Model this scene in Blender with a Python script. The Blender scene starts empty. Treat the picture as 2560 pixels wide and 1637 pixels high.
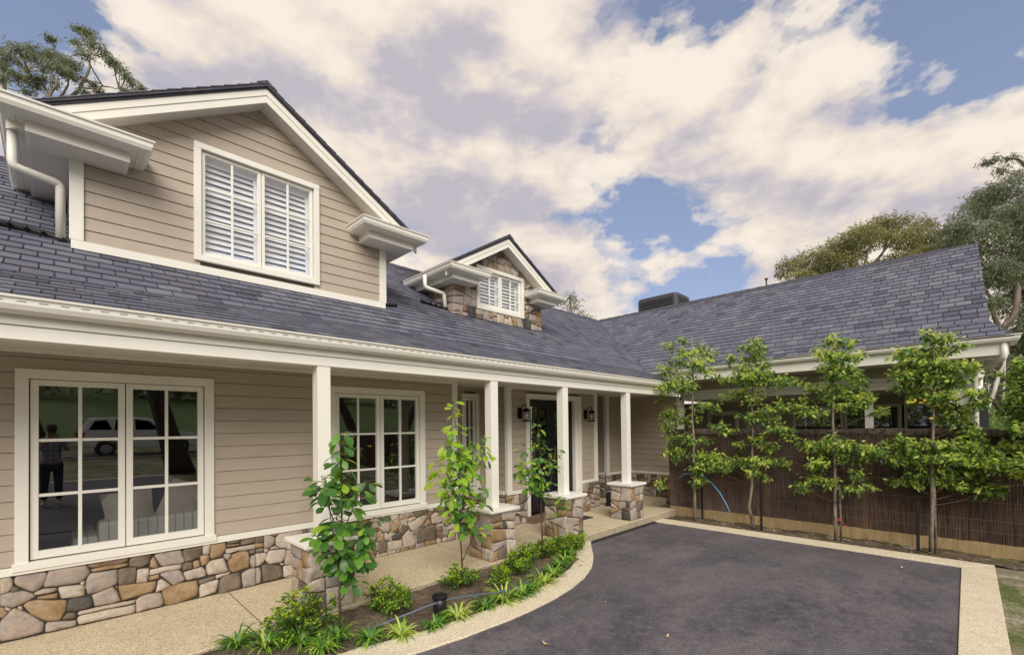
import bpy, math, random
from math import radians as rad, sin, cos, pi, sqrt, exp
from mathutils import Vector, Matrix

random.seed(7)
S = bpy.context.scene
COL = S.collection

# ------------------------------------------------------------------ camera
YAW, PITCH, ROLL = rad(44.663), rad(0.726), rad(-0.676)
FPX, CX, CY, EYE = 1140.0, 1290.8, 1052.75, 1.75       # focal length and principal point of the 2560 px wide photograph
_f = Vector((cos(YAW)*cos(PITCH), sin(YAW)*cos(PITCH), sin(PITCH)))
_r = Vector((sin(YAW), -cos(YAW), 0))
_u = _r.cross(_f)
_r, _u = cos(ROLL)*_r + sin(ROLL)*_u, -sin(ROLL)*_r + cos(ROLL)*_u
cd = bpy.data.cameras.new('camera'); cam = bpy.data.objects.new('camera', cd); COL.objects.link(cam)
cam.matrix_world = Matrix(((_r.x, _u.x, -_f.x, 0), (_r.y, _u.y, -_f.y, 0), (_r.z, _u.z, -_f.z, EYE), (0, 0, 0, 1)))
cd.sensor_width = 36; cd.lens = FPX/2560*36
cd.shift_x = -(CX-1280)/2560; cd.shift_y = (CY-818.5)/2560
cd.clip_start = .05; cd.clip_end = 2000
S.camera = cam

def ray(u, v):
    return _f + _r*((u-CX)/FPX) - _u*((v-CY)/FPX)
def at(u, v, x=None, y=None, z=None, d=None):          # survey helper: the point of a plane that a pixel of the photograph shows
    r = ray(u, v)
    t = d if d is not None else (x/r.x if x is not None else (y/r.y if y is not None else (z-EYE)/r.z))
    return Vector((0, 0, EYE)) + r*t
def px(p):
    d = Vector(p)-Vector((0, 0, EYE)); w = d.dot(_f)
    return (CX+FPX*d.dot(_r)/w, CY-FPX*d.dot(_u)/w, w)

# ------------------------------------------------------------------ node helper
class NT:
    def __init__(s, tree):
        s.t = tree; s.n = tree.nodes; s.l = tree.links; s.n.clear()
    def add(s, kind, ins=None, **kw):
        n = s.n.new(kind)
        for k, v in kw.items(): setattr(n, k, v)
        for k, v in (ins or {}).items(): s.put(n.inputs[k], v)
        return n
    def put(s, sock, v):
        if isinstance(v, bpy.types.NodeSocket): s.l.new(v, sock)
        elif isinstance(v, bpy.types.Node): s.l.new(v.outputs[0], sock)
        else: sock.default_value = v
    def math(s, op, a, b=0.0, c=0.0, clamp=False):
        n = s.add('ShaderNodeMath', {0: a, 1: b, 2: c}, operation=op); n.use_clamp = clamp
        return n.outputs[0]
    def vm(s, op, a, b=(0, 0, 0)):
        return s.add('ShaderNodeVectorMath', {0: a, 1: b}, operation=op)
    def noise(s, vec, scale, detail=4, rough=.55, dist=0):
        return s.add('ShaderNodeTexNoise', {'Vector': vec, 'Scale': scale, 'Detail': detail, 'Roughness': rough, 'Distortion': dist}).outputs[0]
    def ramp(s, fac, stops, mode='LINEAR'):
        n = s.add('ShaderNodeValToRGB', {0: fac}); cr = n.color_ramp; cr.interpolation = mode
        while len(cr.elements) < len(stops): cr.elements.new(.5)
        for e, (p, c) in zip(cr.elements, stops):
            e.position = p; e.color = (c, c, c, 1) if isinstance(c, (int, float)) else (*c, 1)
        return n.outputs[0]
    def mix(s, fac, a, b, mode='MIX'):
        n = s.add('ShaderNodeMix', data_type='RGBA', blend_type=mode)
        s.put(n.inputs[0], fac); s.put(n.inputs[6], a if not isinstance(a, tuple) else (*a[:3], 1)); s.put(n.inputs[7], b if not isinstance(b, tuple) else (*b[:3], 1))
        return n.outputs[2]

# ------------------------------------------------------------------ sky, sun, exposure
SUN_EL, SUN_DIR = rad(38), Vector((-.58, -.81, 0)).normalized()      # towards the sun, on the ground plane
w = bpy.data.worlds.new('World'); S.world = w; w.use_nodes = True
T = NT(w.node_tree)
tc = T.add('ShaderNodeTexCoord').outputs['Generated']
D = T.vm('NORMALIZE', tc).outputs[0]
sky = T.add('ShaderNodeTexSky', sky_type='NISHITA', sun_disc=False, sun_elevation=SUN_EL, sun_rotation=math.atan2(SUN_DIR.x, SUN_DIR.y), air_density=1.0, dust_density=.6, ozone_density=1.6)
sep = T.add('ShaderNodeSeparateXYZ', {0: D})
zc = T.math('MAXIMUM', sep.outputs[2], 0.0)
k = T.math('ADD', zc, .30)
pv = T.add('ShaderNodeCombineXYZ', {0: T.math('DIVIDE', sep.outputs[0], k), 1: T.math('DIVIDE', sep.outputs[1], k), 2: 3.7}).outputs[0]
n1 = T.noise(T.vm('MULTIPLY', D, (1, 1, 1.9)).outputs[0], 3.7, 11, .56, .0)
pv2 = T.vm('MULTIPLY', T.vm('ADD', D, (SUN_DIR.x*.02, SUN_DIR.y*.02, .055)).outputs[0], (1, 1, 1.9)).outputs[0]
n2 = T.noise(pv2, 3.7, 6, .55, .0)
n3 = T.noise(D, 2.3, 3, .5)
cov = T.math('MULTIPLY', T.math('ADD', n1, -.5), 1.7)
banks = [(60, 40, -.40, 190), (330, 90, -.22, 110), (2440, 80, -.52, 250), (2200, 200, -.16, 110), (2150, 460, .24, 200), (930, 450, -.30, 100), (1740, 640, -.40, 170), (1600, 560, -.16, 110), (1180, 470, -.20, 110), (2020, 590, -.22, 110), (1560, 500, -.14, 90),
         (600, 160, .20, 150), (700, 300, .15, 200), (480, 20, .1, 80), (1300, 120, .22, 330), (1850, 150, .20, 220), (1850, 420, .16, 240), (2480, 330, .22, 150), (1400, 690, .34, 120), (1080, 570, .16, 120), (2330, 460, .14, 140), (420, 330, .14, 130), (1000, 330, .10, 150)]
for (bu, bv, wt, r) in banks:
    d = ray(bu, bv).normalized(); ca = (r/FPX)**2
    g = T.math('EXPONENT', T.math('MULTIPLY', T.math('SUBTRACT', 1.0, T.vm('DOT_PRODUCT', D, tuple(d)).outputs['Value']), -2.0/ca))
    cov = T.math('MULTIPLY_ADD', g, wt*.62, cov)
cov = T.math('ADD', cov, .075)
mask = T.ramp(T.math('ADD', cov, .5), [(.41, 0), (.47, .5), (.53, .9), (.60, 1)], 'EASE')
shade = T.math('ADD', T.math('MULTIPLY', T.math('SUBTRACT', n1, n2), 4.6), T.math('ADD', T.math('MULTIPLY', n3, .55), T.math('SUBTRACT', .45, T.math('MULTIPLY', cov, 1.35))), clamp=True)
ccol = T.ramp(shade, [(.10, (.53, .50, .555)), (.36, (.67, .61, .62)), (.58, (.83, .735, .655)), (.88, (.95, .85, .74))])
bl = T.mix(1.0, sky.outputs[0], (1.12, .97, 1.08), 'MULTIPLY')
skyc = T.mix(1.0, bl, (.135, .135, .135), 'MULTIPLY')
low = T.ramp(zc, [(.0, 1), (.28, .35), (.7, 0)])
skyc = T.mix(T.math('MULTIPLY', low, .45), skyc, (.46, .56, .66))
skyc = T.mix(.38, skyc, (.36, .43, .57))
cl = T.mix(mask, skyc, ccol)
bg = T.add('ShaderNodeBackground', {0: cl, 1: 1.0})
T.l.new(bg.outputs[0], T.add('ShaderNodeOutputWorld').inputs[0])

ld = bpy.data.lights.new('sun', 'SUN'); ld.energy = 3.6; ld.angle = rad(42); ld.color = (1, .945, .86)
sun = bpy.data.objects.new('sun', ld); COL.objects.link(sun)
sd = Vector((SUN_DIR.x*cos(SUN_EL), SUN_DIR.y*cos(SUN_EL), sin(SUN_EL)))
sun.rotation_euler = sd.to_track_quat('Z', 'Y').to_euler()
S.view_settings.view_transform = 'Standard'; S.view_settings.look = 'None'; S.view_settings.gamma = 1
S.view_settings.exposure = 0.0
S.view_settings.use_curve_mapping = False
S.render.engine = 'CYCLES'
S.cycles.max_bounces = 8; S.cycles.diffuse_bounces = 4; S.cycles.transparent_max_bounces = 12

# ------------------------------------------------------------------ materials
MATS = {}
def mat(name, build):
    if name in MATS: return MATS[name]
    m = bpy.data.materials.new(name); m.use_nodes = True; t = NT(m.node_tree)
    build(t); MATS[name] = m; return m
def out(t, sh): t.l.new(sh.outputs[0] if isinstance(sh, bpy.types.Node) else sh, t.add('ShaderNodeOutputMaterial').inputs[0])
def prin(t, col, rough=.6, normal=None, spec=.5, metal=0.0):
    p = t.add('ShaderNodeBsdfPrincipled', {'Base Color': (*col, 1) if isinstance(col, tuple) and len(col) == 3 else col, 'Roughness': rough, 'Metallic': metal, 'Specular IOR Level': spec})
    if normal is not None: t.put(p.inputs['Normal'], normal)
    return p
def bump(t, h, s=.3, d=.01): return t.add('ShaderNodeBump', {'Height': h, 'Strength': s, 'Distance': d}).outputs[0]
def geo(t): return t.add('ShaderNodeNewGeometry').outputs['Position']
def orand(t): return t.add('ShaderNodeObjectInfo').outputs['Random']

def painted(name, col, rough=.5, dirt=.10):
    def b(t):
        g = geo(t)
        n = t.noise(t.vm('MULTIPLY', g, (2.2, 2.2, .8)).outputs[0], 1.3, 7, .68); m2 = t.noise(g, 60, 2, .5)
        c = t.mix(t.math('MULTIPLY', t.ramp(n, [(.35, 0), (.75, 1)]), dirt*2), col, tuple(x*.72 for x in col))
        out(t, prin(t, c, rough, bump(t, m2, .12, .002)))
    return mat(name, b)
M_white = painted('white_gloss_paint', (.80, .775, .70), .38)
M_cap = painted('white_cap_paint', (.84, .81, .75), .42, .09)
M_soffit = painted('soffit_lining', (.70, .67, .62), .6)
M_sash = painted('window_sash_paint', (.80, .78, .71), .35)

def b_board(t):
    g = geo(t)
    n = t.noise(t.vm('MULTIPLY', g, (1, 1, 5)).outputs[0], 2.2, 5, .6)
    fine = t.noise(g, 160, 3, .6)
    c = t.ramp(n, [(.3, (.42, .357, .283)), (.7, (.475, .405, .332))])
    c = t.mix(t.math('MULTIPLY', orand(t), .25), c, (.385, .328, .262))
    c = t.mix(t.math('MULTIPLY', fine, .16), c, (.31, .25, .20))
    out(t, prin(t, c, .55, bump(t, fine, .15, .0015), .35))
M_board = mat('taupe_weatherboard', b_board)
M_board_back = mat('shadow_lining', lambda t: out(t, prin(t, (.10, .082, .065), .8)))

def b_stone(cols):
    def b(t):
        g = t.vm('ADD', geo(t), t.vm('MULTIPLY', t.add('ShaderNodeCombineXYZ', {0: orand(t), 1: orand(t), 2: orand(t)}).outputs[0], (7.1, 3.3, 5.7)).outputs[0]).outputs[0]
        n = t.noise(g, 5.5, 6, .62, .6); m_ = t.noise(g, 24, 6, .65); f = t.noise(g, 130, 3, .6)
        c = t.ramp(n, [(.30, cols[0]), (.47, cols[1]), (.60, cols[2]), (.74, cols[3])])
        c = t.mix(t.ramp(m_, [(.42, 0), (.62, .35)]), c, tuple(x*.55 for x in cols[1]))
        c = t.mix(t.math('MULTIPLY', f, .22), c, tuple(x*.4 for x in cols[0]))
        h = t.math('ADD', t.math('MULTIPLY', t.noise(g, 22, 8, .7, .2), 1.0), t.math('MULTIPLY', f, .25))
        out(t, prin(t, c, .88, bump(t, h, .9, .014), .2))
    return b
STONE = {
 'G': mat('grey_cream_stone', b_stone([(.30, .255, .235), (.42, .36, .325), (.47, .37, .285), (.53, .47, .43)])),
 'C': mat('cream_stone', b_stone([(.46, .37, .28), (.55, .47, .38), (.60, .53, .46), (.50, .34, .19)])),
 'T': mat('ochre_stone', b_stone([(.25, .155, .08), (.37, .25, .14), (.45, .33, .21), (.33, .22, .13)])),
 'K': mat('olive_brown_stone', b_stone([(.13, .105, .075), (.19, .155, .115), (.25, .20, .145), (.30, .25, .19)])),
 'B': mat('red_brown_stone', b_stone([(.17, .10, .06), (.25, .16, .10), (.30, .21, .15), (.22, .15, .10)])),
 'D': mat('dark_grey_stone', b_stone([(.05, .046, .045), (.085, .078, .076), (.13, .115, .105), (.07, .064, .062)])),
}
M_mortar = mat('dark_mortar', lambda t: out(t, prin(t, t.ramp(t.noise(geo(t), 40, 4), [(.3, (.035, .029, .024)), (.7, (.085, .07, .058))]), .95)))

def b_shingle(base):
    def b(t):
        g = geo(t); n = t.noise(g, 3.0, 4, .6); f = t.noise(g, 320, 3, .7); m_ = t.noise(g, 14, 4, .6)
        c = t.mix(t.ramp(n, [(.35, 0), (.7, .6)]), base, tuple(x*1.28 for x in base))
        c = t.mix(t.ramp(m_, [(.5, 0), (.8, .4)]), c, (base[0]*.72, base[1]*.66, base[2]*.72))
        c = t.mix(t.ramp(f, [(.35, .6), (.6, 0)]), c, tuple(x*.42 for x in base))
        out(t, prin(t, c, .80, bump(t, f, .5, .003), .4))
    return b
SHING = [mat('slate_shingle_'+n, b_shingle(c)) for n, c in (('mid', (.128, .132, .172)), ('pale', (.168, .172, .21)), ('dark', (.080, .082, .112)), ('blue', (.118, .125, .168)), ('plum', (.122, .119, .156)), ('grey', (.146, .150, .188)))]
SHW = [6, 3, 1.4, 4, 3, 4]
M_roofbase = mat('roof_underlay', lambda t: out(t, prin(t, (.045, .040, .050), .9)))
M_ridge = mat('ridge_capping_shingle', lambda t: out(t, prin(t, t.ramp(t.noise(geo(t), 9, 4), [(.3, (.035, .034, .048)), (.7, (.075, .07, .09))]), .8)))

def b_agg(base, dark, k_=1.0):
    def b(t):
        g = geo(t)
        v = t.add('ShaderNodeTexVoronoi', {'Vector': g, 'Scale': 120.0*k_}); f = t.noise(g, 220*k_, 3, .7); big = t.noise(g, 1.1, 6, .62); mid = t.noise(g, 7, 5, .6)
        c = t.ramp(t.add('ShaderNodeSeparateXYZ', {0: v.outputs['Color']}).outputs[0], [(.0, dark), (.22, tuple(x*.82 for x in base)), (.6, base), (.9, tuple(min(.85, x*1.3) for x in base))])
        c = t.mix(t.ramp(f, [(.35, .5), (.55, 0)]), c, tuple(x*.5 for x in dark))
        c = t.mix(t.ramp(big, [(.42, 0), (.7, .35)]), c, tuple(x*.62 for x in base))
        c = t.mix(t.ramp(mid, [(.5, 0), (.75, .22)]), c, tuple(x*.6 for x in dark))
        out(t, prin(t, c, .8, bump(t, v.outputs['Distance'], .35, .004), .35))
    return b
M_agg = mat('exposed_aggregate', b_agg((.66, .555, .385), (.29, .22, .14)))
M_kerb = mat('kerb_aggregate', b_agg((.78, .655, .49), (.48, .37, .25), 1.2))
M_concside = mat('slab_edge_concrete', b_agg((.45, .385, .275), (.22, .18, .12), .8))

def b_asphalt(t):
    g = geo(t)
    gs = t.vm('MULTIPLY', g, (.55, 1.0, 1)).outputs[0]
    f = t.noise(g, 75, 6, .8); ff = t.noise(g, 190, 3, .8); big = t.noise(gs, 1.05, 9, .66, .25); mid = t.noise(g, 6.5, 9, .78, .3); pool = t.noise(g, .45, 3, .5)
    c = t.ramp(big, [(.38, (.046, .042, .054)), (.5, (.088, .079, .092)), (.60, (.155, .138, .148))])
    c = t.mix(t.ramp(mid, [(.46, 0), (.66, .75)]), c, (.185, .165, .172)); c = t.mix(t.ramp(mid, [(.34, .6), (.46, 0)]), c, (.045, .040, .052))
    sp = t.noise(g, 22, 6, .8); c = t.mix(t.ramp(sp, [(.34, .55), (.5, 0)]), c, (.035, .031, .042)); c = t.mix(t.ramp(sp, [(.53, 0), (.68, .45)]), c, (.21, .19, .20))
    c = t.mix(t.ramp(pool, [(.45, 0), (.62, .45)]), c, (.145, .13, .136))
    c = t.mix(t.ramp(f, [(.40, .85), (.53, 0)]), c, (.026, .023, .032))
    c = t.mix(t.ramp(ff, [(.54, 0), (.70, .75)]), c, (.34, .31, .32))
    out(t, prin(t, c, .75, bump(t, f, .5, .004), .35))
M_asph = mat('asphalt', b_asphalt)
M_tar = mat('tar_edge_joint', lambda t: out(t, prin(t, (.022, .021, .028), .55)))

def b_soil(t):
    g = geo(t); n = t.noise(g, 3, 6, .65); m_ = t.noise(g, 30, 5, .7); v = t.add('ShaderNodeTexVoronoi', {'Vector': t.vm('ADD', g, t.add('ShaderNodeTexNoise', {'Vector': g, 'Scale': 20.0}).outputs['Color']).outputs[0], 'Scale': 60.0})
    c = t.ramp(n, [(.3, (.085, .065, .045)), (.5, (.155, .118, .08)), (.7, (.25, .195, .14))])
    c = t.mix(t.ramp(m_, [(.35, .7), (.6, 0)]), c, (.028, .021, .015))
    c = t.mix(t.ramp(v.outputs['Distance'], [(.0, .35), (.25, 0)]), c, (.27, .20, .13))
    out(t, prin(t, c, .95, bump(t, m_, .9, .02), .2))
M_soil = mat('garden_soil', b_soil)
def b_ground(t):
    g = geo(t); n = t.noise(g, 1.6, 7, .68, .5); m_ = t.noise(g, 26, 5, .7); far = t.noise(g, .12, 3, .5)
    c = t.ramp(n, [(.34, (.11, .16, .045)), (.45, (.17, .19, .075)), (.53, (.33, .285, .20)), (.66, (.50, .43, .36))])
    c = t.mix(t.ramp(m_, [(.35, .65), (.6, 0)]), c, (.035, .035, .018))
    sy = t.add('ShaderNodeSeparateXYZ', {0: g}).outputs[1]
    c = t.mix(t.ramp(t.math('DIVIDE', t.math('ADD', sy, 20), -14, clamp=True), [(0, 0), (.4, .85)]), c, t.ramp(t.noise(g, 4, 5, .7), [(.3, (.06, .12, .03)), (.7, (.15, .22, .06))]))
    out(t, prin(t, c, .95, bump(t, m_, .8, .03), .15))
M_ground = mat('rough_lawn_ground', b_ground)

def leafmat(name, col, back=None, trans=.35, rough=.42, spec=.5):
    def b(t):
        g = geo(t); n = t.noise(g, 9, 3, .6)
        c = t.mix(t.math('MULTIPLY', n, .55), col, tuple(x*.5 for x in col))
        c = t.mix(t.math('MULTIPLY', orand(t), .3), c, tuple(x*1.25 for x in col))
        p = prin(t, c, rough, None, spec)
        tr = t.add('ShaderNodeBsdfTranslucent', {0: t.mix(.0, tuple(min(1, x*1.9) for x in col), col)})
        out(t, t.add('ShaderNodeMixShader', {0: trans, 1: p, 2: tr}))
    return mat(name, b)
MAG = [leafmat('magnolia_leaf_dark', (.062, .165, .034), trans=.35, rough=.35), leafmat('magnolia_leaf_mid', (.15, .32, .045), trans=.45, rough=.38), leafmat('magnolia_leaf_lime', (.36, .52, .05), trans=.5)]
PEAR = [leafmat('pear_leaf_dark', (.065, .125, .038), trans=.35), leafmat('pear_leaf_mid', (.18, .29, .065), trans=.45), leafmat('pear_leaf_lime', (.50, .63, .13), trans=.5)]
EUC = [leafmat('gum_leaf_dark', (.10, .12, .068), trans=.25, rough=.5), leafmat('gum_leaf_olive', (.22, .245, .12), trans=.3, rough=.5), leafmat('gum_leaf_grey', (.29, .33, .235), trans=.25, rough=.45)]
EUCY = [leafmat('wattle_leaf_dark', (.115, .12, .045), trans=.25, rough=.5), leafmat('wattle_leaf_olive', (.27, .265, .09), trans=.3, rough=.5), leafmat('wattle_leaf_gold', (.38, .36, .14), trans=.3, rough=.5)]
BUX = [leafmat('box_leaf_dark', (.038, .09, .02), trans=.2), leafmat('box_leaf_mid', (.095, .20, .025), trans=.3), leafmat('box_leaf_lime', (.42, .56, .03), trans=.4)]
LIR = [leafmat('liriope_blade_green', (.08, .20, .035), trans=.3), leafmat('liriope_blade_lime', (.26, .44, .05), trans=.35), leafmat('liriope_blade_yellow', (.58, .64, .16), trans=.35)]
GRS = [leafmat('grass_blade_green', (.15, .27, .05), trans=.3), leafmat('grass_blade_dry', (.26, .24, .11), trans=.3)]
UND = [leafmat('bush_leaf_green', (.075, .17, .02), trans=.35), leafmat('bush_leaf_lime', (.24, .38, .05), trans=.4), leafmat('bush_leaf_brown', (.10, .09, .05), trans=.2)]
def b_bark(a, b_, sc=18):
    def b(t):
        g = t.vm('MULTIPLY', geo(t), (1, 1, .25)).outputs[0]; n = t.noise(g, sc, 6, .65)
        out(t, prin(t, t.ramp(n, [(.35, a), (.65, b_)]), .85, bump(t, n, .6, .01), .2))
    return b
M_bark = mat('grey_bark', b_bark((.10, .075, .055), (.30, .25, .19), 30))
M_twig = mat('brown_twig', b_bark((.05, .032, .02), (.13, .085, .055), 60))
M_gum = mat('gum_bark', b_bark((.11, .085, .065), (.33, .275, .225), 3))
M_gumw = mat('white_gum_bark', b_bark((.35, .31, .28), (.62, .58, .54), 3))
M_darkbark = mat('dark_rough_bark', b_bark((.03, .024, .02), (.10, .08, .065), 8))

def flat(name, col, rough=.5, spec=.5, metal=0.0, nz=.0):
    def b(t):
        c = col
        if nz: c = t.mix(t.math('MULTIPLY', t.noise(geo(t), 30, 4), nz), col, tuple(x*.5 for x in col))
        out(t, prin(t, c, rough, None, spec, metal))
    return mat(name, b)
M_black = flat('black_iron', (.012, .011, .011), .7, .2)
M_blackpipe = flat('black_pvc_pipe', (.012, .012, .013), .4)
M_bluegrey = flat('grey_blue_hose', (.105, .125, .165), .4, nz=.5)
M_blue = flat('blue_poly_pipe', (.13, .36, .66), .4, nz=.2)
M_ac = flat('charcoal_cooler_casing', (.052, .052, .062), .55, nz=.3)
M_acdark = flat('cooler_louvre_dark', (.016, .015, .018), .6)
M_post = flat('black_steel_stake', (.012, .013, .014), .55)
M_wire = flat('fence_wire', (.34, .32, .31), .4, metal=.6)
M_red = flat('red_tie', (.42, .06, .03), .6)
M_yellow = flat('yellow_tag', (.72, .52, .03), .6)
M_door = flat('black_door_paint', (.010, .010, .018), .28)
M_brass = flat('worn_brass', (.35, .25, .12), .35, metal=.9)
M_mat = flat('dark_door_mat', (.035, .028, .024), .95, nz=.6)
M_timber = mat('treated_pine', b_bark((.30, .21, .105), (.43, .32, .17), 12))
M_sleeper = M_timber
def b_brush(a, b_):
    def b(t):
        g = geo(t); n = t.noise(t.vm('MULTIPLY', g, (9, 9, .55)).outputs[0], 4.5, 5, .65); m_ = t.noise(g, 2.2, 3, .5)
        c = t.ramp(n, [(.3, a), (.55, b_), (.75, (.135, .075, .045))])
        c = t.mix(t.ramp(m_, [(.4, 0), (.7, .4)]), c, (.032, .022, .018))
        out(t, prin(t, c, .9, None, .2))
    return b
M_brush = mat('brushwood', b_brush((.080, .058, .048), (.21, .150, .118)))
M_brushtop = mat('weathered_brush_capping', b_bark((.075, .058, .05), (.31, .25, .215), 26))
M_brushwarm = mat('brushwood_warm', b_brush((.12, .08, .055), (.27, .18, .125)))

def b_glass(t):
    fr = t.add('ShaderNodeFresnel', {'IOR': 1.52})
    bf = t.math('SUBTRACT', 1.0, t.add('ShaderNodeNewGeometry').outputs['Backfacing']); f = t.math('MULTIPLY', t.math('ADD', t.math('MULTIPLY', fr.outputs[0], 1.7), .09, clamp=True), bf)
    gl = t.add('ShaderNodeBsdfGlossy', {'Color': (.92, .95, 1, 1), 'Roughness': .004}); tr = t.add('ShaderNodeBsdfTransparent', {0: (.99, 1, .995, 1)})
    out(t, t.add('ShaderNodeMixShader', {0: f, 1: tr, 2: gl}))
M_glass = mat('window_glass', b_glass)
def b_lglass(t):
    gl = t.add('ShaderNodeBsdfGlossy', {'Color': (.9, .9, .9, 1), 'Roughness': .12}); tr = t.add('ShaderNodeBsdfTransparent', {0: (.8, .8, .8, 1)})
    out(t, t.add('ShaderNodeMixShader', {0: .35, 1: tr, 2: gl}))
M_lglass = mat('seeded_lantern_glass', b_lglass)
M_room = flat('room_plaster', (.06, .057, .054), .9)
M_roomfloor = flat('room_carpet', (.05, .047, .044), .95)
M_shutter = flat('white_shutter_slat', (.88, .87, .90), .4)
def b_stripe(t):
    g = geo(t); x = t.add('ShaderNodeSeparateXYZ', {0: g}).outputs[0]
    s_ = t.math('FRACT', t.math('MULTIPLY', x, 13)); c = t.mix(t.math('GREATER_THAN', s_, .86), (.40, .38, .35), (.23, .21, .19))
    out(t, prin(t, c, .9))
M_sofa = mat('striped_linen', b_stripe)
M_cush = flat('taupe_linen', (.36, .32, .26), .95, nz=.3)
M_cush2 = flat('pale_linen', (.46, .42, .36), .95, nz=.3)

# ------------------------------------------------------------------ mesh helpers
class MB:
    def __init__(s): s.v = []; s.f = []; s.m = []; s.sm = False
    def add(s, vs, fs, mi=0):
        o = len(s.v); s.v += [tuple(p) for p in vs]; s.f += [tuple(i+o for i in q) for q in fs]; s.m += [mi]*len(fs); return s
    def box(s, x0, x1, y0, y1, z0, z1, mi=0, F=None):
        vs = [(x, y, z) for z in (z0, z1) for y in (y0, y1) for x in (x0, x1)]
        fs = [(0, 2, 3, 1), (4, 5, 7, 6), (0, 1, 5, 4), (2, 6, 7, 3), (0, 4, 6, 2), (1, 3, 7, 5)]
        if F: vs = [F(*p) for p in vs]
        return s.add(vs, fs, mi)
    def prism(s, poly, w0, w1, F=lambda u, v, w: (u, v, w), mi=0):   # poly in (u, v); w1 may be a function of (u, v)
        n = len(poly); g = w1 if callable(w1) else (lambda u, v: w1)
        vs = [F(u, v, w0) for u, v in poly]+[F(u, v, g(u, v)) for u, v in poly]
        return s.add(vs, [tuple(range(n))[::-1], tuple(range(n, 2*n))]+[(i, (i+1) % n, n+(i+1) % n, n+i) for i in range(n)], mi)
    def tube(s, pts, rs, n=6, mi=0, cap=True):
        pts = [Vector(p) for p in pts]
        if isinstance(rs, (int, float)): rs = [rs]*len(pts)
        vs = []; a = None
        for i, p in enumerate(pts):
            d = (pts[min(i+1, len(pts)-1)]-pts[max(i-1, 0)])
            d = d.normalized() if d.length > 1e-9 else Vector((0, 0, 1))
            if a is None: a = d.orthogonal().normalized()
            a = (a-d*a.dot(d)).normalized(); b = d.cross(a)
            vs += [p+(a*cos(2*pi*k/n)+b*sin(2*pi*k/n))*rs[i] for k in range(n)]
        fs = [(i*n+k, i*n+(k+1) % n, (i+1)*n+(k+1) % n, (i+1)*n+k) for i in range(len(pts)-1) for k in range(n)]
        if cap: fs += [tuple(range(n))[::-1], tuple(range((len(pts)-1)*n, len(pts)*n))]
        return s.add(vs, fs, mi)
    def lathe(s, c, prof, n=12, mi=0, axis=None):
        vs = [(c[0]+r*cos(2*pi*k/n), c[1]+r*sin(2*pi*k/n), c[2]+z) for r, z in prof for k in range(n)]
        fs = [(i*n+k, i*n+(k+1) % n, (i+1)*n+(k+1) % n, (i+1)*n+k) for i in range(len(prof)-1) for k in range(n)]
        fs += [tuple(range(n))[::-1], tuple(range((len(prof)-1)*n, len(prof)*n))]
        return s.add(vs, fs, mi)
    def mesh(s, name, mats, smooth=False):
        me = bpy.data.meshes.new(name); me.from_pydata(s.v, [], s.f)
        for m in (mats if isinstance(mats, (list, tuple)) else [mats]): me.materials.append(m)
        if any(s.m): me.polygons.foreach_set('material_index', s.m)
        if smooth: me.polygons.foreach_set('use_smooth', [True]*len(s.f))
        me.update(); return me
    def build(s, name, mats, parent=None, smooth=False, bevel=0, **kw):
        o = bpy.data.objects.new(name, s.mesh(name, mats, smooth)); COL.objects.link(o)
        if parent: o.parent = parent
        if bevel:
            b = o.modifiers.new('bevel', 'BEVEL'); b.width = bevel; b.segments = 2; b.limit_method = 'ANGLE'; b.angle_limit = rad(40)
        return tag(o, **kw)
def tag(o, label=None, cat=None, group=None, kind=None):
    for k_, v in (('label', label), ('category', cat), ('group', group), ('kind', kind)):
        if v: o[k_] = v
    return o
def link(name, me, parent=None, loc=None, **kw):
    o = bpy.data.objects.new(name, me); COL.objects.link(o)
    if parent: o.parent = parent
    if loc is not None: o.location = loc
    return tag(o, **kw)
def empty(name, loc=(0, 0, 0), **kw):
    o = bpy.data.objects.new(name, None); COL.objects.link(o); o.location = loc; return tag(o, **kw)
def frame(o, U, V, W):                                              # local (u, v, w) to the world
    o, U, V, W = map(Vector, (o, U, V, W))
    return lambda u, v, w=0: o+U*u+V*v+W*w
FY = lambda y: frame((0, y, 0), (1, 0, 0), (0, 0, 1), (0, -1, 0))   # a wall that faces -y: u = x, v = z, w = out
FX = lambda x: frame((x, 0, 0), (0, -1, 0), (0, 0, 1), (-1, 0, 0))  # a wall that faces -x: u = -y
def clip(poly, a, b, c):                                            # keeps a*u + b*v <= c
    r = []
    for i, p in enumerate(poly):
        q = poly[(i+1) % len(poly)]; dp = a*p[0]+b*p[1]-c; dq = a*q[0]+b*q[1]-c
        if dp <= 0: r.append(p)
        if dp*dq < 0:
            t_ = dp/(dp-dq); r.append((p[0]+(q[0]-p[0])*t_, p[1]+(q[1]-p[1])*t_))
    return r
def area(p): return abs(sum(p[i][0]*p[(i+1) % len(p)][1]-p[(i+1) % len(p)][0]*p[i][1] for i in range(len(p))))/2 if len(p) > 2 else 0
def rnd(a, b): return random.uniform(a, b)

# ================================================================== THE HOUSE
HOUSE = empty('house', (0, 5, 0), label='single storey taupe weatherboard house with two roof dormers, slate grey shingles and stone base', cat='house')
def hp(mb, name, mats, **kw):                                       # a part of the house
    par = kw.pop('parent', HOUSE); o = mb.build(name, mats, None, **kw); o.parent = par; return o
HOUSE.location = (0, 0, 0)

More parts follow.
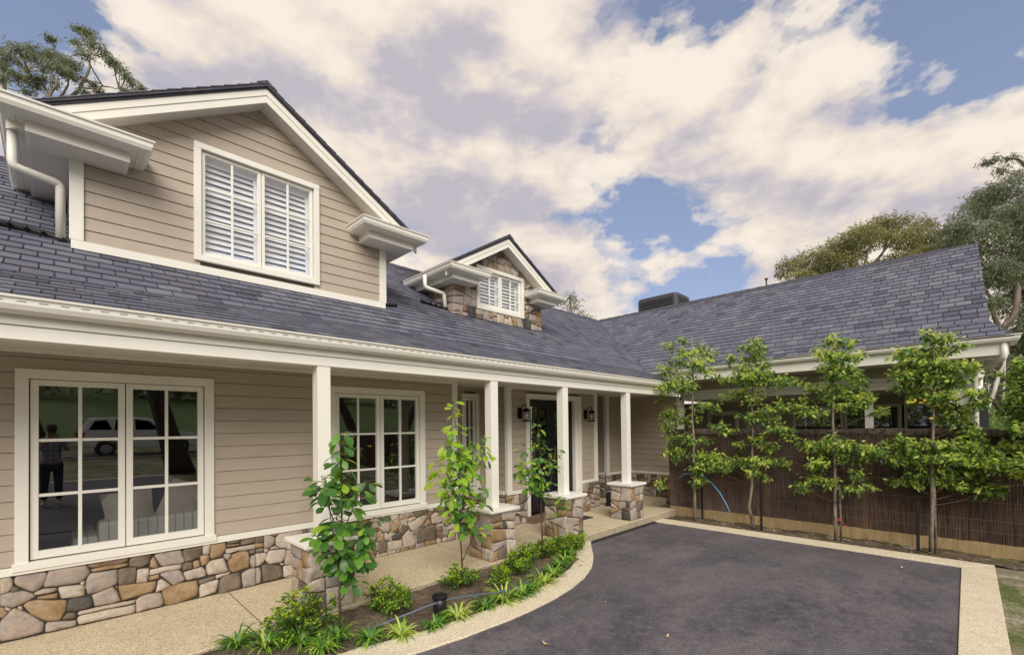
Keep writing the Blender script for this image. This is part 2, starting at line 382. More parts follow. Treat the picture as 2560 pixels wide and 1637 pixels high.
STONES_LEFT = [255]
def stone_mesh(mb, poly, F, w0=.0, w1=.05, mi=0, jag=.006):
    p = poly
    if area(p) < 1e-4: return False
    if sum(p[i][0]*p[(i+1) % len(p)][1]-p[(i+1) % len(p)][0]*p[i][1] for i in range(len(p))) < 0: p = p[::-1]
    cx = sum(q[0] for q in p)/len(p); cy = sum(q[1] for q in p)/len(p)
    r0 = sqrt(area(p)/pi)
    q = []                                                          # cut corners, then split long edges
    for i in range(len(p)):
        a, b, c = p[i-1], p[i], p[(i+1) % len(p)]
        la, lc = math.dist(a, b), math.dist(b, c); kk = rnd(.004, .014); t_ = min(.3, kk/max(la, .001)); s_ = min(.3, kk*rnd(.6, 1.4)/max(lc, .001))
        q += [(b[0]+(a[0]-b[0])*t_, b[1]+(a[1]-b[1])*t_), (b[0]+(c[0]-b[0])*s_, b[1]+(c[1]-b[1])*s_)]
    e = []
    for i in range(len(q)):
        a, b = q[i], q[(i+1) % len(q)]; n = max(1, int(math.dist(a, b)/.07))
        for k_ in range(n):
            t_ = k_/n; x, y = a[0]+(b[0]-a[0])*t_, a[1]+(b[1]-a[1])*t_
            if n > 1 or k_: x += rnd(-jag, jag)*.6; y += rnd(-jag, jag)*.6
            e.append((x, y))
    n = len(e)
    def ring(s_in, w, jw):
        o = []
        for (x, y) in e:
            d = math.dist((x, y), (cx, cy)) or 1e-6; k_ = max(.1, 1-s_in/d)
            o.append(F(cx+(x-cx)*k_, cy+(y-cy)*k_, w+rnd(-jw, jw)))
        return o
    h = w1*rnd(.75, 1.15)
    vs = ring(-.0038, w0, 0)+ring(-.0038, h*.55, .002)+ring(min(.007, r0*.2), h*.90, .004)+ring(min(.032, r0*.45), h*1.0, .005)+[F(cx, cy, h*1.1+rnd(-.004, .006))]
    fs = [(j*n+i, j*n+(i+1) % n, (j+1)*n+(i+1) % n, (j+1)*n+i) for j in range(3) for i in range(n)]+[(3*n+i, 3*n+(i+1) % n, 4*n) for i in range(n)]
    mb.add(vs, fs, mi); return True
SK = list('GCTKBD')
def stone_set(parent, stones, F, single=True, w1=.05):
    rest = MB()
    for kind, p in stones:
        mb = MB()
        if single and STONES_LEFT[0] > 0:
            if stone_mesh(mb, p, F, 0, w1):
                o = mb.build('stone', STONE[kind], parent, smooth=True); STONES_LEFT[0] -= 1
        else: stone_mesh(rest, p, F, 0, w1, SK.index(kind))
    if rest.v: rest.build('small_stones', [STONE[c] for c in SK], parent, smooth=True, kind='stuff')
def rkind(): return random.choices(SK, [30, 26, 17, 14, 7, 4])[0]
def split_stones(poly, amin=.006, amax=.045, gap=.0135):             # random rubble: cuts a region into irregular pieces
    outp = []
    def rec(p, depth):
        A = area(p)
        if A < rnd(amin, amax) or depth > 9:
            outp.append(p); return
        us = [q[0] for q in p]; vs_ = [q[1] for q in p]; W_, H_ = max(us)-min(us), max(vs_)-min(vs_)
        horiz = H_*1.25 > W_ if random.random() < .85 else random.random() < .5
        th = rnd(-.26, .26) if random.random() < .6 else rnd(-.5, .5)
        cx, cy = min(us)+W_*rnd(.34, .66), min(vs_)+H_*rnd(.3, .7)
        a, b = (sin(th), cos(th)) if horiz else (cos(th), sin(th))
        c = a*cx+b*cy
        p1, p2 = clip(p, a, b, c-gap*.5), clip(p, -a, -b, -c-gap*.5)
        if area(p1) < .0012 or area(p2) < .0012: outp.append(p); return
        rec(p1, depth+1); rec(p2, depth+1)
    rec(poly, 0); return [(rkind(), p) for p in outp if area(p) > .0010]

def siding(name, F, u0, u1, v0, v1, holes=(), clips=(), cover=.137, vstart=None, back=.0, inner=.05):
    """a wall (the lining, with real openings) that carries its weatherboards one by one"""
    mb = MB()
    def piece(a, b, c, d):
        p = [(a, c), (b, c), (b, d), (a, d)]
        for cl_ in clips: p = clip(p, *cl_)
        if area(p) > 1e-4: mb.prism(p, -inner, back, F)
    vcuts = sorted({v0, v1, *[h[2] for h in holes], *[h[3] for h in holes]})
    for c, d in zip(vcuts, vcuts[1:]):
        hs = sorted([h for h in holes if h[2] <= c+1e-6 and h[3] >= d-1e-6]); x = u0
        for h in hs: piece(x, h[0], c, d); x = h[1]
        piece(x, u1, c, d)
    wall = hp(mb, name, M_board_back)
    v = vstart if vstart is not None else v0
    while v < v1-.005:
        t0, t1 = max(v, v0), min(v+cover, v1)
        segs = [(u0, u1)]
        for h in holes:
            if h[3] > t0+.01 and h[2] < t1-.01:
                ns = []
                for a, b in segs:
                    if h[0] > a: ns.append((a, min(b, h[0])))
                    if h[1] < b: ns.append((max(a, h[1]), b))
                segs = [s_ for s_ in ns if s_[1]-s_[0] > .01]
        for a, b in segs:
            p = [(a, t0+.0045), (b, t0+.0045), (b, t1), (a, t1)]
            for cl_ in clips: p = clip(p, *cl_)
            if area(p) > 5e-4:
                m = MB(); m.prism(p, back+.0004, lambda u, v_, t0=v: back+.022-.010*(v_-t0)/cover, F); m.build('weatherboard', M_board, wall)
        v += cover
    return wall

def window(name, F, u0, u1, v0, v1, sashes=2, cols=2, rows=3, tw=.082, slats=None, sill=True, tt=.04, fw=.05):
    m = MB()
    m.box(u0, u0+tw, v0, v1-tw, .0, tt, F=F); m.box(u1-tw, u1, v0, v1-tw, 0, tt, F=F); m.box(u0, u1, v1-tw, v1, 0, tt+.002, F=F)
    if sill: m.box(u0-.015, u1+.015, v0-.02, v0+.045, 0, tt+.022, F=F)
    else: m.box(u0+tw, u1-tw, v0, v0+tw, 0, tt, F=F)
    b0 = v0+(.045 if sill else tw)
    for a, b, c, d in ((u0+tw-.012, u0+tw, b0, v1-tw), (u1-tw, u1-tw+.012, b0, v1-tw), (u0+tw, u1-tw, v1-tw, v1-tw+.012), (u0+tw, u1-tw, b0-.012, b0)):
        m.box(a, b, c, d, -.11, -.002, F=F)
    win = hp(m, name, M_white, bevel=.003)
    a0, a1, c0, c1 = u0+tw+.004, u1-tw-.004, b0+.012, v1-tw-.006
    sw = (a1-a0)/sashes
    for s_ in range(sashes):
        x0, x1 = a0+s_*sw+.004, a0+(s_+1)*sw-.004
        sm = MB(); rb = fw*1.35 if sill else fw
        sm.box(x0, x0+fw, c0, c1, -.035, .012, F=F); sm.box(x1-fw, x1, c0, c1, -.035, .012, F=F)
        sm.box(x0+fw, x1-fw, c0, c0+rb, -.035, .0115, F=F); sm.box(x0+fw, x1-fw, c1-fw, c1, -.035, .0115, F=F)
        g0, g1, h0, h1 = x0+fw, x1-fw, c0+rb, c1-fw; mw = .026 if slats is None else .022
        cw, rh = (g1-g0)/cols, (h1-h0)/rows
        for k_ in range(1, cols): sm.box(g0+k_*cw-mw/2, g0+k_*cw+mw/2, h0, h1, -.020, .006, F=F)
        for j in range(1, rows):
            for k_ in range(cols):
                xa = g0+k_*cw+(mw/2 if k_ else 0); xb = g0+(k_+1)*cw-(mw/2 if k_ < cols-1 else 0)
                sm.box(xa, xb, h0+j*rh-mw/2, h0+j*rh+mw/2, -.020, .005, F=F)
        sash = hp(sm, 'sash', M_sash, parent=win, bevel=.002)
        for k_ in range(cols):
            for j in range(rows):
                pm = MB(); xa = g0+k_*cw+(mw/2 if k_ else 0); xb = g0+(k_+1)*cw-(mw/2 if k_ < cols-1 else 0)
                ya = h0+j*rh+(mw/2 if j else 0); yb = h0+(j+1)*rh-(mw/2 if j < rows-1 else 0)
                pm.box(xa-.002, xb+.002, ya-.002, yb+.002, -.012, -.008, F=F); pm.build('pane', M_glass, win)
        if slats:
            n = slats; sh = (c1-c0-.14)/n; ww = -.085
            f2 = MB(); f2.box(x0-.002, x0+.055, c0, c1, ww-.03, ww-.002, F=F); f2.box(x1-.055, x1+.002, c0, c1, ww-.03, ww-.002, F=F)
            f2.box(x0+.055, x1-.055, c1-.085, c1, ww-.03, ww-.003, F=F); f2.box(x0+.055, x1-.055, c0, c0+.055, ww-.03, ww-.003, F=F)
            hp(f2, 'shutter_frame', M_shutter, parent=win)
            for i in range(n):
                vc = c0+.055+(i+.5)*sh; hw = sh*.47
                q = MB(); ang = rad(38); du, dw = sh*.45, sh*.28
                vs = [(x0+.056, vc-du, ww-.035+dw), (x1-.056, vc-du, ww-.035+dw), (x1-.056, vc+du, ww-.035-dw), (x0+.056, vc+du, ww-.035-dw)]
                vs = [F(*p) for p in vs]+[F(p[0], p[1]+.007, p[2]) for p in vs]
                q.add(vs, [(3, 2, 1, 0), (4, 5, 6, 7), (0, 1, 5, 4), (1, 2, 6, 5), (2, 3, 7, 6), (3, 0, 4, 7)]); q.build('shutter_slat', M_shutter, win)
    return win

# ---- front wall under the verandah
WY = 5.76
FA = FY(WY)
WA, WBw = (-.24, 1.195, .60, 2.30), (2.435, 3.865, .60, 2.30)
siding('front_wall', FA, -3.2, 4.46, .62, 2.52, holes=[(WA[0]+.07, WA[1]-.07, .64, 2.23), (WBw[0]+.07, WBw[1]-.07, .64, 2.23)])
window('window', FA, *WA); window('window', FA, *WBw)
RY = 6.40                                                           # recess with the narrow window
siding('recess_wall', FY(RY), 4.46, 5.63, .62, 2.52, holes=[(5.14, 5.41, .70, 2.30)])
window('narrow_window', FY(RY), 5.07, 5.47, .64, 2.36, sashes=1, cols=2, rows=3, tw=.07, fw=.04)
siding('bay_side_wall', FX(5.63), -RY, -5.80, .62, 2.52)
DY = 5.80
siding('door_wall', FY(DY), 5.63, 8.34, .62, 2.52, holes=[(6.13, 7.74, .62, 2.37)])
siding('corner_side_wall', FX(9.46), -7.6, -6.27, .62, 2.52)
siding('corner_wall', FY(6.27), 9.46, 10.42, .62, 2.52)
siding('wing_side_wall', FX(10.42), -6.27, -4.88, .62, 2.76)
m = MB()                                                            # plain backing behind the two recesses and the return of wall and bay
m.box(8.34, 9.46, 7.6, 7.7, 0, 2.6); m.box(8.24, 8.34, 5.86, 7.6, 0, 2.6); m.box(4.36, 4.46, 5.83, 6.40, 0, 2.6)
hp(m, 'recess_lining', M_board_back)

def base_strip(name, F, u0, u1, w=.05): 
    m = MB(); m.box(u0, u1, .552, .618, 0, w, F=F); hp(m, name, M_white, bevel=.004)
for F, a, b in ((FA, -3.2, 4.47), (FY(RY), 4.47, 5.58), (FX(5.63), -RY, -DY-.05), (FY(DY), 5.58, 6.10), (FY(DY), 7.77, 8.36), (FX(9.46), -7.6, -6.32), (FY(6.27), 9.41, 10.37), (FX(10.42), -6.27, -4.6)):
    base_strip('base_board', F, a, b)
def corner(x0, x1, y0, y1, z0=.618, z1=2.52):
    m = MB(); m.box(x0, x1, y0, y1, z0, z1); hp(m, 'corner_board', M_white, bevel=.004)
corner(4.375, 4.475, 5.722, 5.84); corner(5.604, 5.715, 5.762, 5.80); corner(5.602, 5.63, 5.80, 5.835)
corner(8.25, 8.365, 5.762, 5.86); corner(9.425, 9.54, 6.232, 6.27); corner(9.424, 9.46, 6.27, 6.32)
# stone base, the stones in full view traced one by one
A5 = '''C 0,815 95,805 115,850 115,920 60,960 0,975|G 135,850 150,790 290,765 430,760 440,800 400,890 330,945 290,945 150,885|K 110,900 150,905 190,925 170,945 95,955|G 450,790 460,745 640,715 810,695 850,770 760,860 560,890 420,905 415,880|B 825,690 850,670 1030,645 1210,625 1200,660 1150,680 840,725|T 860,740 1000,705 1195,680 1205,700 1100,725 870,765|K 1225,640 1240,620 1430,595 1410,640 1400,680 1320,720 1220,705|G 1450,600 1500,575 1700,555 1740,660 1720,680 1520,708|T 1410,720 1420,650 1445,620 1490,700 1480,720|K 1725,560 1760,535 1880,515 1905,530 1885,625 1740,670|C 1910,515 1980,500 1965,595 1910,595|T 1985,500 2040,485 2120,480 2125,550 2080,610 1990,640 1975,610|K 2135,470 2255,450 2255,480 2135,497|B 2140,505 2255,490 2258,512 2140,528|K 2265,455 2404,430 2404,480 2265,510|C 2130,550 2404,500 2404,540 2250,560 2130,588|G 820,830 850,780 1000,755 1105,740 1105,870 980,930 830,970 805,900|K 1117,740 1160,725 1285,720 1280,800 1270,865 1130,890 1113,870|C 1295,740 1400,730 1395,800 1385,855 1285,865|C 1407,745 1550,715 1710,690 1705,730 1550,765 1400,795|T 1403,805 1490,785 1505,820 1400,845|G 1505,785 1570,765 1690,745 1745,830 1680,870 1630,885 1590,850|K 1722,700 1740,680 1805,670 1810,730 1725,748|T 1820,670 1875,650 1880,710 1825,728|T 1885,612 1960,602 1970,640 1950,690 1892,705|C 1730,768 1900,715 1935,760 1935,800 1800,830 1755,840|C 1942,680 2000,655 2100,635 2150,745 2100,765 1960,790 1945,750|T 2148,655 2185,600 2260,570 2330,565 2350,640 2340,715 2200,765 2162,745|G 2103,598 2180,590 2150,650 2120,640|K 2340,565 2404,545 2404,590 2350,590|G 2362,620 2404,597 2404,715 2370,720 2352,670|G 2278,780 2340,740 2404,725 2404,880 2290,905 2280,850|K 1873,842 2025,798 2020,825 1873,880|C 2033,795 2165,757 2160,780 2080,810 2033,825|K 2063,860 2100,803 2250,768 2265,860 2265,910 2063,965|C 1878,920 1900,865 1950,852 2057,833 2047,900 2027,950 1883,1000|C 1470,940 1490,850 1520,833 1607,885 1540,925 1470,950|T 1113,895 1300,872 1465,848 1462,900 1437,942 1320,982 1150,1027 1133,960|T 1525,940 1562,908 1680,873 1850,845 1867,940 1847,985 1700,1045 1580,1075 1548,1060|G 1283,1030 1322,993 1400,968 1515,958 1538,1050 1520,1080 1380,1110 1283,1140|C 545,908 700,893 780,883 797,900 792,980 700,1000 582,1010|G 322,960 400,928 525,913 530,938 440,965 330,980|T 350,1010 372,990 540,958 540,1005 440,1018|G 868,980 960,943 1060,903 1097,950 1137,1030 1050,1058 893,1083 878,1030|G 0,988 60,963 200,943 290,963 338,990 240,1048 120,1097 0,1080|T 223,1080 262,1043 400,1023 627,1033 617,1120 567,1215 430,1225 300,1160|D 640,1030 700,1008 858,988 868,1040 868,1088 700,1133 625,1133|K 583,1200 633,1152 713,1143 713,1195 600,1215|C 733,1160 743,1132 900,1098 1100,1058 1277,1023 1272,1050 1080,1093 738,1165|C 728,1200 762,1170 1000,1118 1270,1068 1273,1140 1000,1200 742,1255|G 0,1240 60,1163 130,1108 190,1123 300,1178 413,1240 400,1322 200,1380 0,1413|G 433,1240 560,1228 713,1218 718,1265 600,1290 490,1320 428,1325|T 0,1092 40,1112 80,1150 50,1180 0,1200|C 32,1095 108,1112 80,1138|C 168,1095 200,1083 218,1120 180,1112|C 750,868 793,848 793,880 772,885|T 1085,892 1105,897 1100,920'''
A6 = '''K 0,425 73,415 73,480 0,490|T 0,493 70,487 70,525 0,535|G 80,415 130,410 178,440 178,490 130,533 80,538|B 135,402 215,387 205,420 183,430|C 190,450 220,388 350,362 407,360 402,480 330,528 230,538 190,500|K 420,357 520,347 535,393 415,413|T 405,432 475,422 480,485 405,498|D 487,422 545,415 545,470 490,478|K 0,552 73,533 73,575 0,585|C 82,547 123,542 120,573 82,575|G 135,532 185,517 228,540 140,553|C 0,592 100,582 103,620 60,690 0,713|C 87,640 132,563 278,548 288,600 250,667 130,687|G 300,573 360,562 378,690 273,693 278,640|G 0,728 35,722 53,770 48,860 0,878|K 62,700 150,692 238,712 258,800 240,813 72,858|C 265,707 400,697 400,788 265,810|C 227,685 263,680 260,700|T 1120,232 1213,212 1208,245 1140,258|K 1222,227 1263,227 1278,268 1258,288 1225,283|C 1267,202 1343,192 1348,245 1328,268 1285,283|C 1357,215 1480,187 1483,208 1372,233|T 1352,247 1498,212 1493,235 1352,273|K 1485,180 1598,142 1617,180 1550,243 1512,243|C 1627,137 1673,132 1673,188 1630,188|K 1682,152 1828,127 1868,218 1770,248 1702,190|C 1433,265 1498,242 1508,255 1447,288|C 1443,300 1570,233 1622,228 1567,320 1490,378 1462,368|T 1575,340 1622,260 1655,308|C 1653,230 1690,203 1748,212 1782,270 1720,302 1660,307|T 1273,302 1368,283 1373,310 1328,373 1273,398|K 1382,302 1437,350 1380,412 1343,385|C 1387,430 1440,368 1497,430 1507,490 1480,518 1392,528|K 1520,370 1688,323 1693,448 1522,493|C 1247,482 1378,457 1378,538 1247,568|C 1217,388 1278,425 1248,463 1212,458|D 1283,425 1330,388 1373,420 1367,448 1287,458|K 1152,482 1238,472 1238,568 1152,593|T 1000,542 1130,503 1138,590 1100,603 1000,590|C 1122,312 1263,298 1257,380 1200,388|C 1707,313 1778,303 1773,330 1707,337|B 1707,347 1768,342 1763,378 1707,388|C 1773,343 1858,323 1868,345 1778,378|B 1707,402 1878,368 1888,423 1712,448|G 1792,262 1888,252 1898,290 1792,312|T 1143,402 1203,397 1203,468 1152,473|B 920,363 1060,343 1108,400 1000,468 922,448'''
def traced(txt, x0, y0, sc, yp):
    r = []
    for item in txt.split('|'):
        kd, rest = item.split(' ', 1); p = []
        for pr in rest.split():
            X, Y = map(float, pr.split(',')); q = at(x0+X/sc, y0+Y/sc, y=yp); p.append((q.x, min(.549, max(.004, q.z))))
        r.append((kd, p))
    return r
m = MB(); m.box(-3.2, 4.5, 0, .552, 0, .012, F=FA); base = hp(m, 'stone_base', M_mortar)
stone_set(base, traced(A5, 0, 1227, 3.756, WY-.042)+traced(A6, 640, 1227, 3.756, WY-.042), FA, w1=.044)
stone_set(base, split_stones([(-3.2, .004), (-.335, .004), (-.335, .548), (-3.2, .548)], .02, .09)+split_stones([(1.985, .004), (2.53, .004), (2.53, .30), (2.28, .548), (1.92, .548)], .01, .05)+split_stones([(4.17, .004), (4.5, .004), (4.5, .548), (4.17, .548)], .01, .05), FA, w1=.044)
stone_set(base, split_stones([(1.92, .004), (4.46, .004), (4.46, .546), (1.92, .546)], .008, .035), FA, False, w1=.024)
def stone_band(name, F, u0, u1, single=False, z1=.548, am=.04):
    m = MB(); m.box(u0, u1, 0, z1+.003, -.02, .012, F=F); o = hp(m, name, M_mortar)
    stone_set(o, split_stones([(u0, .004), (u1, .004), (u1, z1), (u0, z1)], .008, am), F, single, .045)
stone_band('stone_base', FY(RY), 4.46, 5.59)
stone_band('stone_base', FX(5.63), -RY, -DY)
stone_band('stone_base', FY(DY), 5.585, 6.10, True)
stone_band('stone_base', FY(DY), 7.77, 8.42, True)
stone_band('stone_base', FX(9.46), -7.6, -6.27)
stone_band('stone_base', FY(6.27), 9.415, 10.42)
stone_band('stone_base', FX(10.42), -6.27, -4.4)

# ---- front door
FD = FY(DY)
m = MB()
m.box(6.10, 6.185, .10, 2.285, 0, .045, F=FD); m.box(7.565, 7.60, .10, 2.285, 0, .03, F=FD); m.box(7.60, 7.655, .10, 2.285, 0, .018, F=FD); m.box(7.655, 7.765, .06, 2.285, 0, .05, F=FD); m.box(6.10, 7.765, 2.285, 2.37, 0, .052, F=FD)
m.box(6.174, 6.186, .10, 2.285, -.12, -.002, F=FD); m.box(7.565, 7.577, .10, 2.285, -.12, -.002, F=FD); m.box(6.186, 7.565, 2.273, 2.285, -.12, -.002, F=FD)
door = hp(m, 'front_door', M_white, bevel=.003)
for s_ in (0, 1):
    x0 = 6.188+s_*.69; x1 = x0+.685; m = MB()
    m.box(x0, x0+.115, .13, 2.27, -.09, -.045, F=FD); m.box(x1-.115, x1, .13, 2.27, -.09, -.045, F=FD)
    m.box(x0+.115, x1-.115, .13, .62, -.09, -.05, F=FD); m.box(x0+.115, x1-.115, 2.13, 2.27, -.09, -.046, F=FD)
    g0, g1, h0, h1 = x0+.115, x1-.115, .62, 2.13
    m.box((g0+g1)/2-.011, (g0+g1)/2+.011, h0, h1, -.08, -.052, F=FD)
    for j in range(1, 5):
        for a, b in ((g0, (g0+g1)/2-.011), ((g0+g1)/2+.011, g1)): m.box(a, b, h0+(h1-h0)*j/5-.011, h0+(h1-h0)*j/5+.011, -.08, -.053, F=FD)
    m.box(x0+.15, x1-.15, .20, .55, -.05, -.040, F=FD)
    hp(m, 'door_leaf', M_door, parent=door, bevel=.003)
    for j in range(5):
        for a, b in ((g0, (g0+g1)/2-.011), ((g0+g1)/2+.011, g1)):
            q = MB(); q.box(a, b, h0+(h1-h0)*j/5+.011*(j > 0), h0+(h1-h0)*(j+1)/5-.011*(j < 4), -.070, -.066, F=FD); q.build('pane', M_glass, door)
m = MB(); m.tube([FD(6.93, 1.02, -.045), FD(6.93, 1.02, .005), FD(6.93, 1.22, .01), FD(6.93, 1.22, -.045)], .009, 8); hp(m, 'door_handle', M_brass, parent=door, smooth=True)
m = MB(); m.box(6.06, 7.80, 5.58, 5.80, 0, .045); m.box(6.06, 7.80, 5.60, 5.80, .045, .10); hp(m, 'door_step', STONE['B'], bevel=.006)

# ---- rooms seen through the glass
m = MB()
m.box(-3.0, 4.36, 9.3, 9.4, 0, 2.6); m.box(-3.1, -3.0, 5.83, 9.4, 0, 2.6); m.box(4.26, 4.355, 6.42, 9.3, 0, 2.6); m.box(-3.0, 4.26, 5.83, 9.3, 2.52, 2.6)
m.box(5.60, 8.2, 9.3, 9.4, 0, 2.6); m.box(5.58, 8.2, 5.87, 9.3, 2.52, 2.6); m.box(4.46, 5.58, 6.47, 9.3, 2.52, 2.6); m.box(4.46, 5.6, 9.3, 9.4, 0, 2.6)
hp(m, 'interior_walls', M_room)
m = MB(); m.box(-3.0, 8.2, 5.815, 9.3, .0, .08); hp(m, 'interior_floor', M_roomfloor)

# ---- verandah: ceiling, beam, fascia, posts on stone piers
m = MB(); m.box(-3.2, 10.4, 4.72, 5.755, 2.475, 2.54); m.box(4.46, 10.4, 5.755, 7.6, 2.475, 2.54); hp(m, 'verandah_ceiling', M_soffit)
m = MB(); m.box(-3.2, 4.40, 5.695, 5.736, 2.437, 2.475); m.box(5.6, 8.3, 5.735, 5.776, 2.437, 2.475); hp(m, 'ceiling_bead', M_white, bevel=.003)
m = MB(); m.box(-3.2, 9.75, 4.565, 4.72, 2.382, 2.474); m.box(-3.2, 9.75, 4.575, 4.71, 2.474, 2.482); hp(m, 'verandah_beam', M_white, bevel=.003)
m = MB(); m.box(-3.2, 9.75, 4.555, 4.60, 2.482, 2.64); hp(m, 'fascia_board', M_white, bevel=.003)
PX = [1.83, 4.145, 5.69, 7.60]
for i, x in enumerate(PX):
    m = MB(); m.box(x, x+.13, 4.572, 4.702, .66, 2.382); hp(m, 'verandah_post', M_white, bevel=.004)
    cx, cy = x+.065, 4.637
    m = MB(); m.box(cx-.195, cx+.195, cy-.195, cy+.195, 0, .612); pier = hp(m, 'stone_pier', M_mortar)
    for F, u0, u1 in ((FY(cy-.195), cx-.222, cx+.222), (FX(cx-.195), -cy-.218, -cy+.218)):
        stone_set(pier, split_stones([(u0, .003), (u1, .003), (u1, .608), (u0, .608)], .012, .075), F, True, .036)
    for F in (frame((0, cy+.195, 0), (-1, 0, 0), (0, 0, 1), (0, 1, 0)), frame((cx+.195, 0, 0), (0, 1, 0), (0, 0, 1), (1, 0, 0))):
        u0 = -cx-.2 if F(0, 0, 1).y != F(0, 0, 0).y else cy-.2
        stone_set(pier, split_stones([(u0, .003), (u0+.4, .003), (u0+.4, .608), (u0, .608)], .02, .06), F, False, .03)
    m = MB(); m.box(cx-.238, cx+.238, cy-.238, cy+.238, .612, .634); m.box(cx-.27, cx+.27, cy-.27, cy+.27, .634, .676); hp(m, 'pier_cap', M_cap, bevel=.006)

# ---- gutters
GPROF = [(0, -.112), (.055, -.112), (.088, -.092), (.104, -.060), (.106, -.022), (.120, -.016), (.122, 0), (.100, 0), (.098, -.045), (.012, -.052), (0, -.012)]
def gutter(name, pts, z, prof=GPROF, sc=1.0, mats=None):
    n = len(pts); m = MB(); P = [Vector(p) for p in pts]; k_ = len(prof); vs = []
    for i, p in enumerate(P):
        ds = []
        if i: ds.append((P[i]-P[i-1]).normalized())
        if i < n-1: ds.append((P[i+1]-P[i]).normalized())
        ns = [Vector((d.y, -d.x)) for d in ds]; mt = ns[0] if len(ns) == 1 else (ns[0]+ns[1])/(1+ns[0].dot(ns[1]))
        vs += [(p.x+mt.x*o*sc, p.y+mt.y*o*sc, z+h*sc) for o, h in prof]
    fs = [(i*k_+j, (i+1)*k_+j, (i+1)*k_+(j+1) % k_, i*k_+(j+1) % k_) for i in range(n-1) for j in range(k_)]
    fs += [tuple(range(k_)), tuple(range((n-1)*k_, n*k_))[::-1]]
    m.add(vs, fs); return hp(m, name, mats or M_white)
gutter('gutter', [(-3.2, 4.553), (9.62, 4.553)], 2.66)
m = MB(); x = -.9
while x < 9.4: m.box(x, x+.042, 4.4440, 4.4462, 2.620, 2.626); x += .103
hp(m, 'gutter_slot', flat('shaded_slot', (.40, .37, .31), .8), kind='stuff')

# ---- roof planes and shingles
TS, TE = .200, .150                                                 # tab width and exposure
SH_ALL = []
def slope(o, U, V2, W2):
    V = Vector(V2).normalized(); W = Vector(W2).normalized(); return frame(o, U, V, W)
def blob(u, v): return sin(u*1.7+sin(v*2.3)*1.3)+sin(v*1.9+u*.9+1.3)
def shingles(key, F, region, s0, s1, tmax, jit=0, TE=TE):
    """rows of tabs on a roof plane; region = half planes (a, b, c) in (s, t)"""
    r = 0; t_ = .0
    while t_ < tmax:
        s_ = s0-(TS/2 if (r+jit) % 2 else 0)+rnd(-.006, .006)
        while s_ < s1:
            wd = TS*rnd(.97, 1.03); g = .0062
            p = [(s_+g, t_+rnd(-.002, .002)), (s_+wd-g, t_+rnd(-.002, .002)), (s_+wd-g, t_+TE+.02), (s_+g, t_+TE+.02)]
            for h in region: p = clip(p, *h)
            if area(p) > 1e-3:
                wts = list(SHW); b = blob(s_, t_)
                if b > 1.0: wts[2] *= 3; wts[4] *= 2
                if b < -1.0: wts[1] *= 2.2; wts[5] *= 1.6
                c = F(s_+.1, t_+.07, 0); u_, v_, dd = px(c)
                vis = -30 < u_ < 2590 and -20 < v_ < 1650 and dd > 0
                nn = (F(0, 0, 1)-F(0, 0, 0)).normalized(); ct = abs((Vector((0, 0, EYE))-c).normalized().dot(nn))
                SH_ALL.append((ct/dd**2 if vis else 0, key, p, t_, F, random.choices(range(6), wts)[0], TE))
            s_ += wd
        r += 1; t_ += TE
def slab(name, F, poly, th=.03):
    m = MB(); m.prism(poly, -th, .001, F); return hp(m, name, M_roofbase)
Y0, Z0, YB, ZB, YR = 4.475, 2.668, 5.35, 3.02, 8.80
def zmain(y): return ZB+.66*(y-YB)
LA = sqrt((YB-Y0)**2+(ZB-Z0)**2)
FL = slope((0, Y0, Z0), (1, 0, 0), (0, YB-Y0, ZB-Z0), (0, -(ZB-Z0), YB-Y0))
FU = slope((0, YB, ZB), (1, 0, 0), (0, 1, .66), (0, -.66, 1)); CU = 1/sqrt(1+.66**2)
roofs = {}
roofs['low'] = slab('verandah_roof', FL, [(-3.2, 0), (10.40, 0), (10.40, LA), (-3.2, LA)])
shingles('low', FL, [(1, 0, 10.40), (0, 1, LA+.004)], -3.2, 10.4, LA)
# the valley: x where the wing roof meets the main roof at y
XE, ZE, XM, ZM, XR = 9.60, 2.99, 10.10, 3.285, 12.90
ZR = ZM+.72*(XR-XM)
def wing_z(x): return ZE+(ZM-ZE)/(XM-XE)*(x-XE) if x < XM else ZM+.72*(x-XM)
ya, yb_ = YB+(ZM-ZB)/.66, YB+(ZR-ZB)/.66                            # valley at XM and at the ridge
ta, tb = (ya-YB)/CU, (yb_-YB)/CU
va, vb = (XR-XM), -(tb-ta); vc = va*0
def valley_main(): # s <= valley(t) as half plane, for the upper part
    a, b = (tb-ta), -(XR-XM); return (a, b, a*XM+b*ta)
roofs['up'] = slab('main_roof', FU, [(-3.2, 0), (XE+.02, 0), (XM, ta), (XR, tb), (-3.2, tb)])
shingles('up', FU, [valley_main(), (0, 1, tb-.03), ((ta), -(XM-XE), ta*XE)] if False else [valley_main(), (0, 1, tb-.03)], -3.2, XR, tb, 0)
# wing: two pitches
FW1 = slope((XE, 0, ZE), (0, -1, 0), (XM-XE, 0, ZM-ZE), (-(ZM-ZE), 0, XM-XE)); L1 = sqrt((XM-XE)**2+(ZM-ZE)**2)
FW2 = slope((XM, 0, ZM), (0, -1, 0), (1, 0, .72), (-.72, 0, 1)); CW = 1/sqrt(1+.72**2); L2 = (XR-XM)/CW
YV = -.24
ye = YB+(ZE-ZB)/.66
roofs['w1'] = slab('wing_roof', FW1, [(-ye-.02, 0), (-YV+.26, 0), (-YV+.04, L1), (-ya, L1)])
shingles('w1', FW1, [(-L1, -(ye-ya)*-1*-1, 0)] if False else [(-1, -(ya-ye)/L1, ye), (L1, .18, (-YV+.22)*L1), (0, 1, L1+.004)], -6.2, .6, L1, 0, .17)
roofs['w2'] = slab('wing_roof', FW2, [(-ya, 0), (-YV+.035, 0), (-YV-.03, L2), (-yb_, L2)])
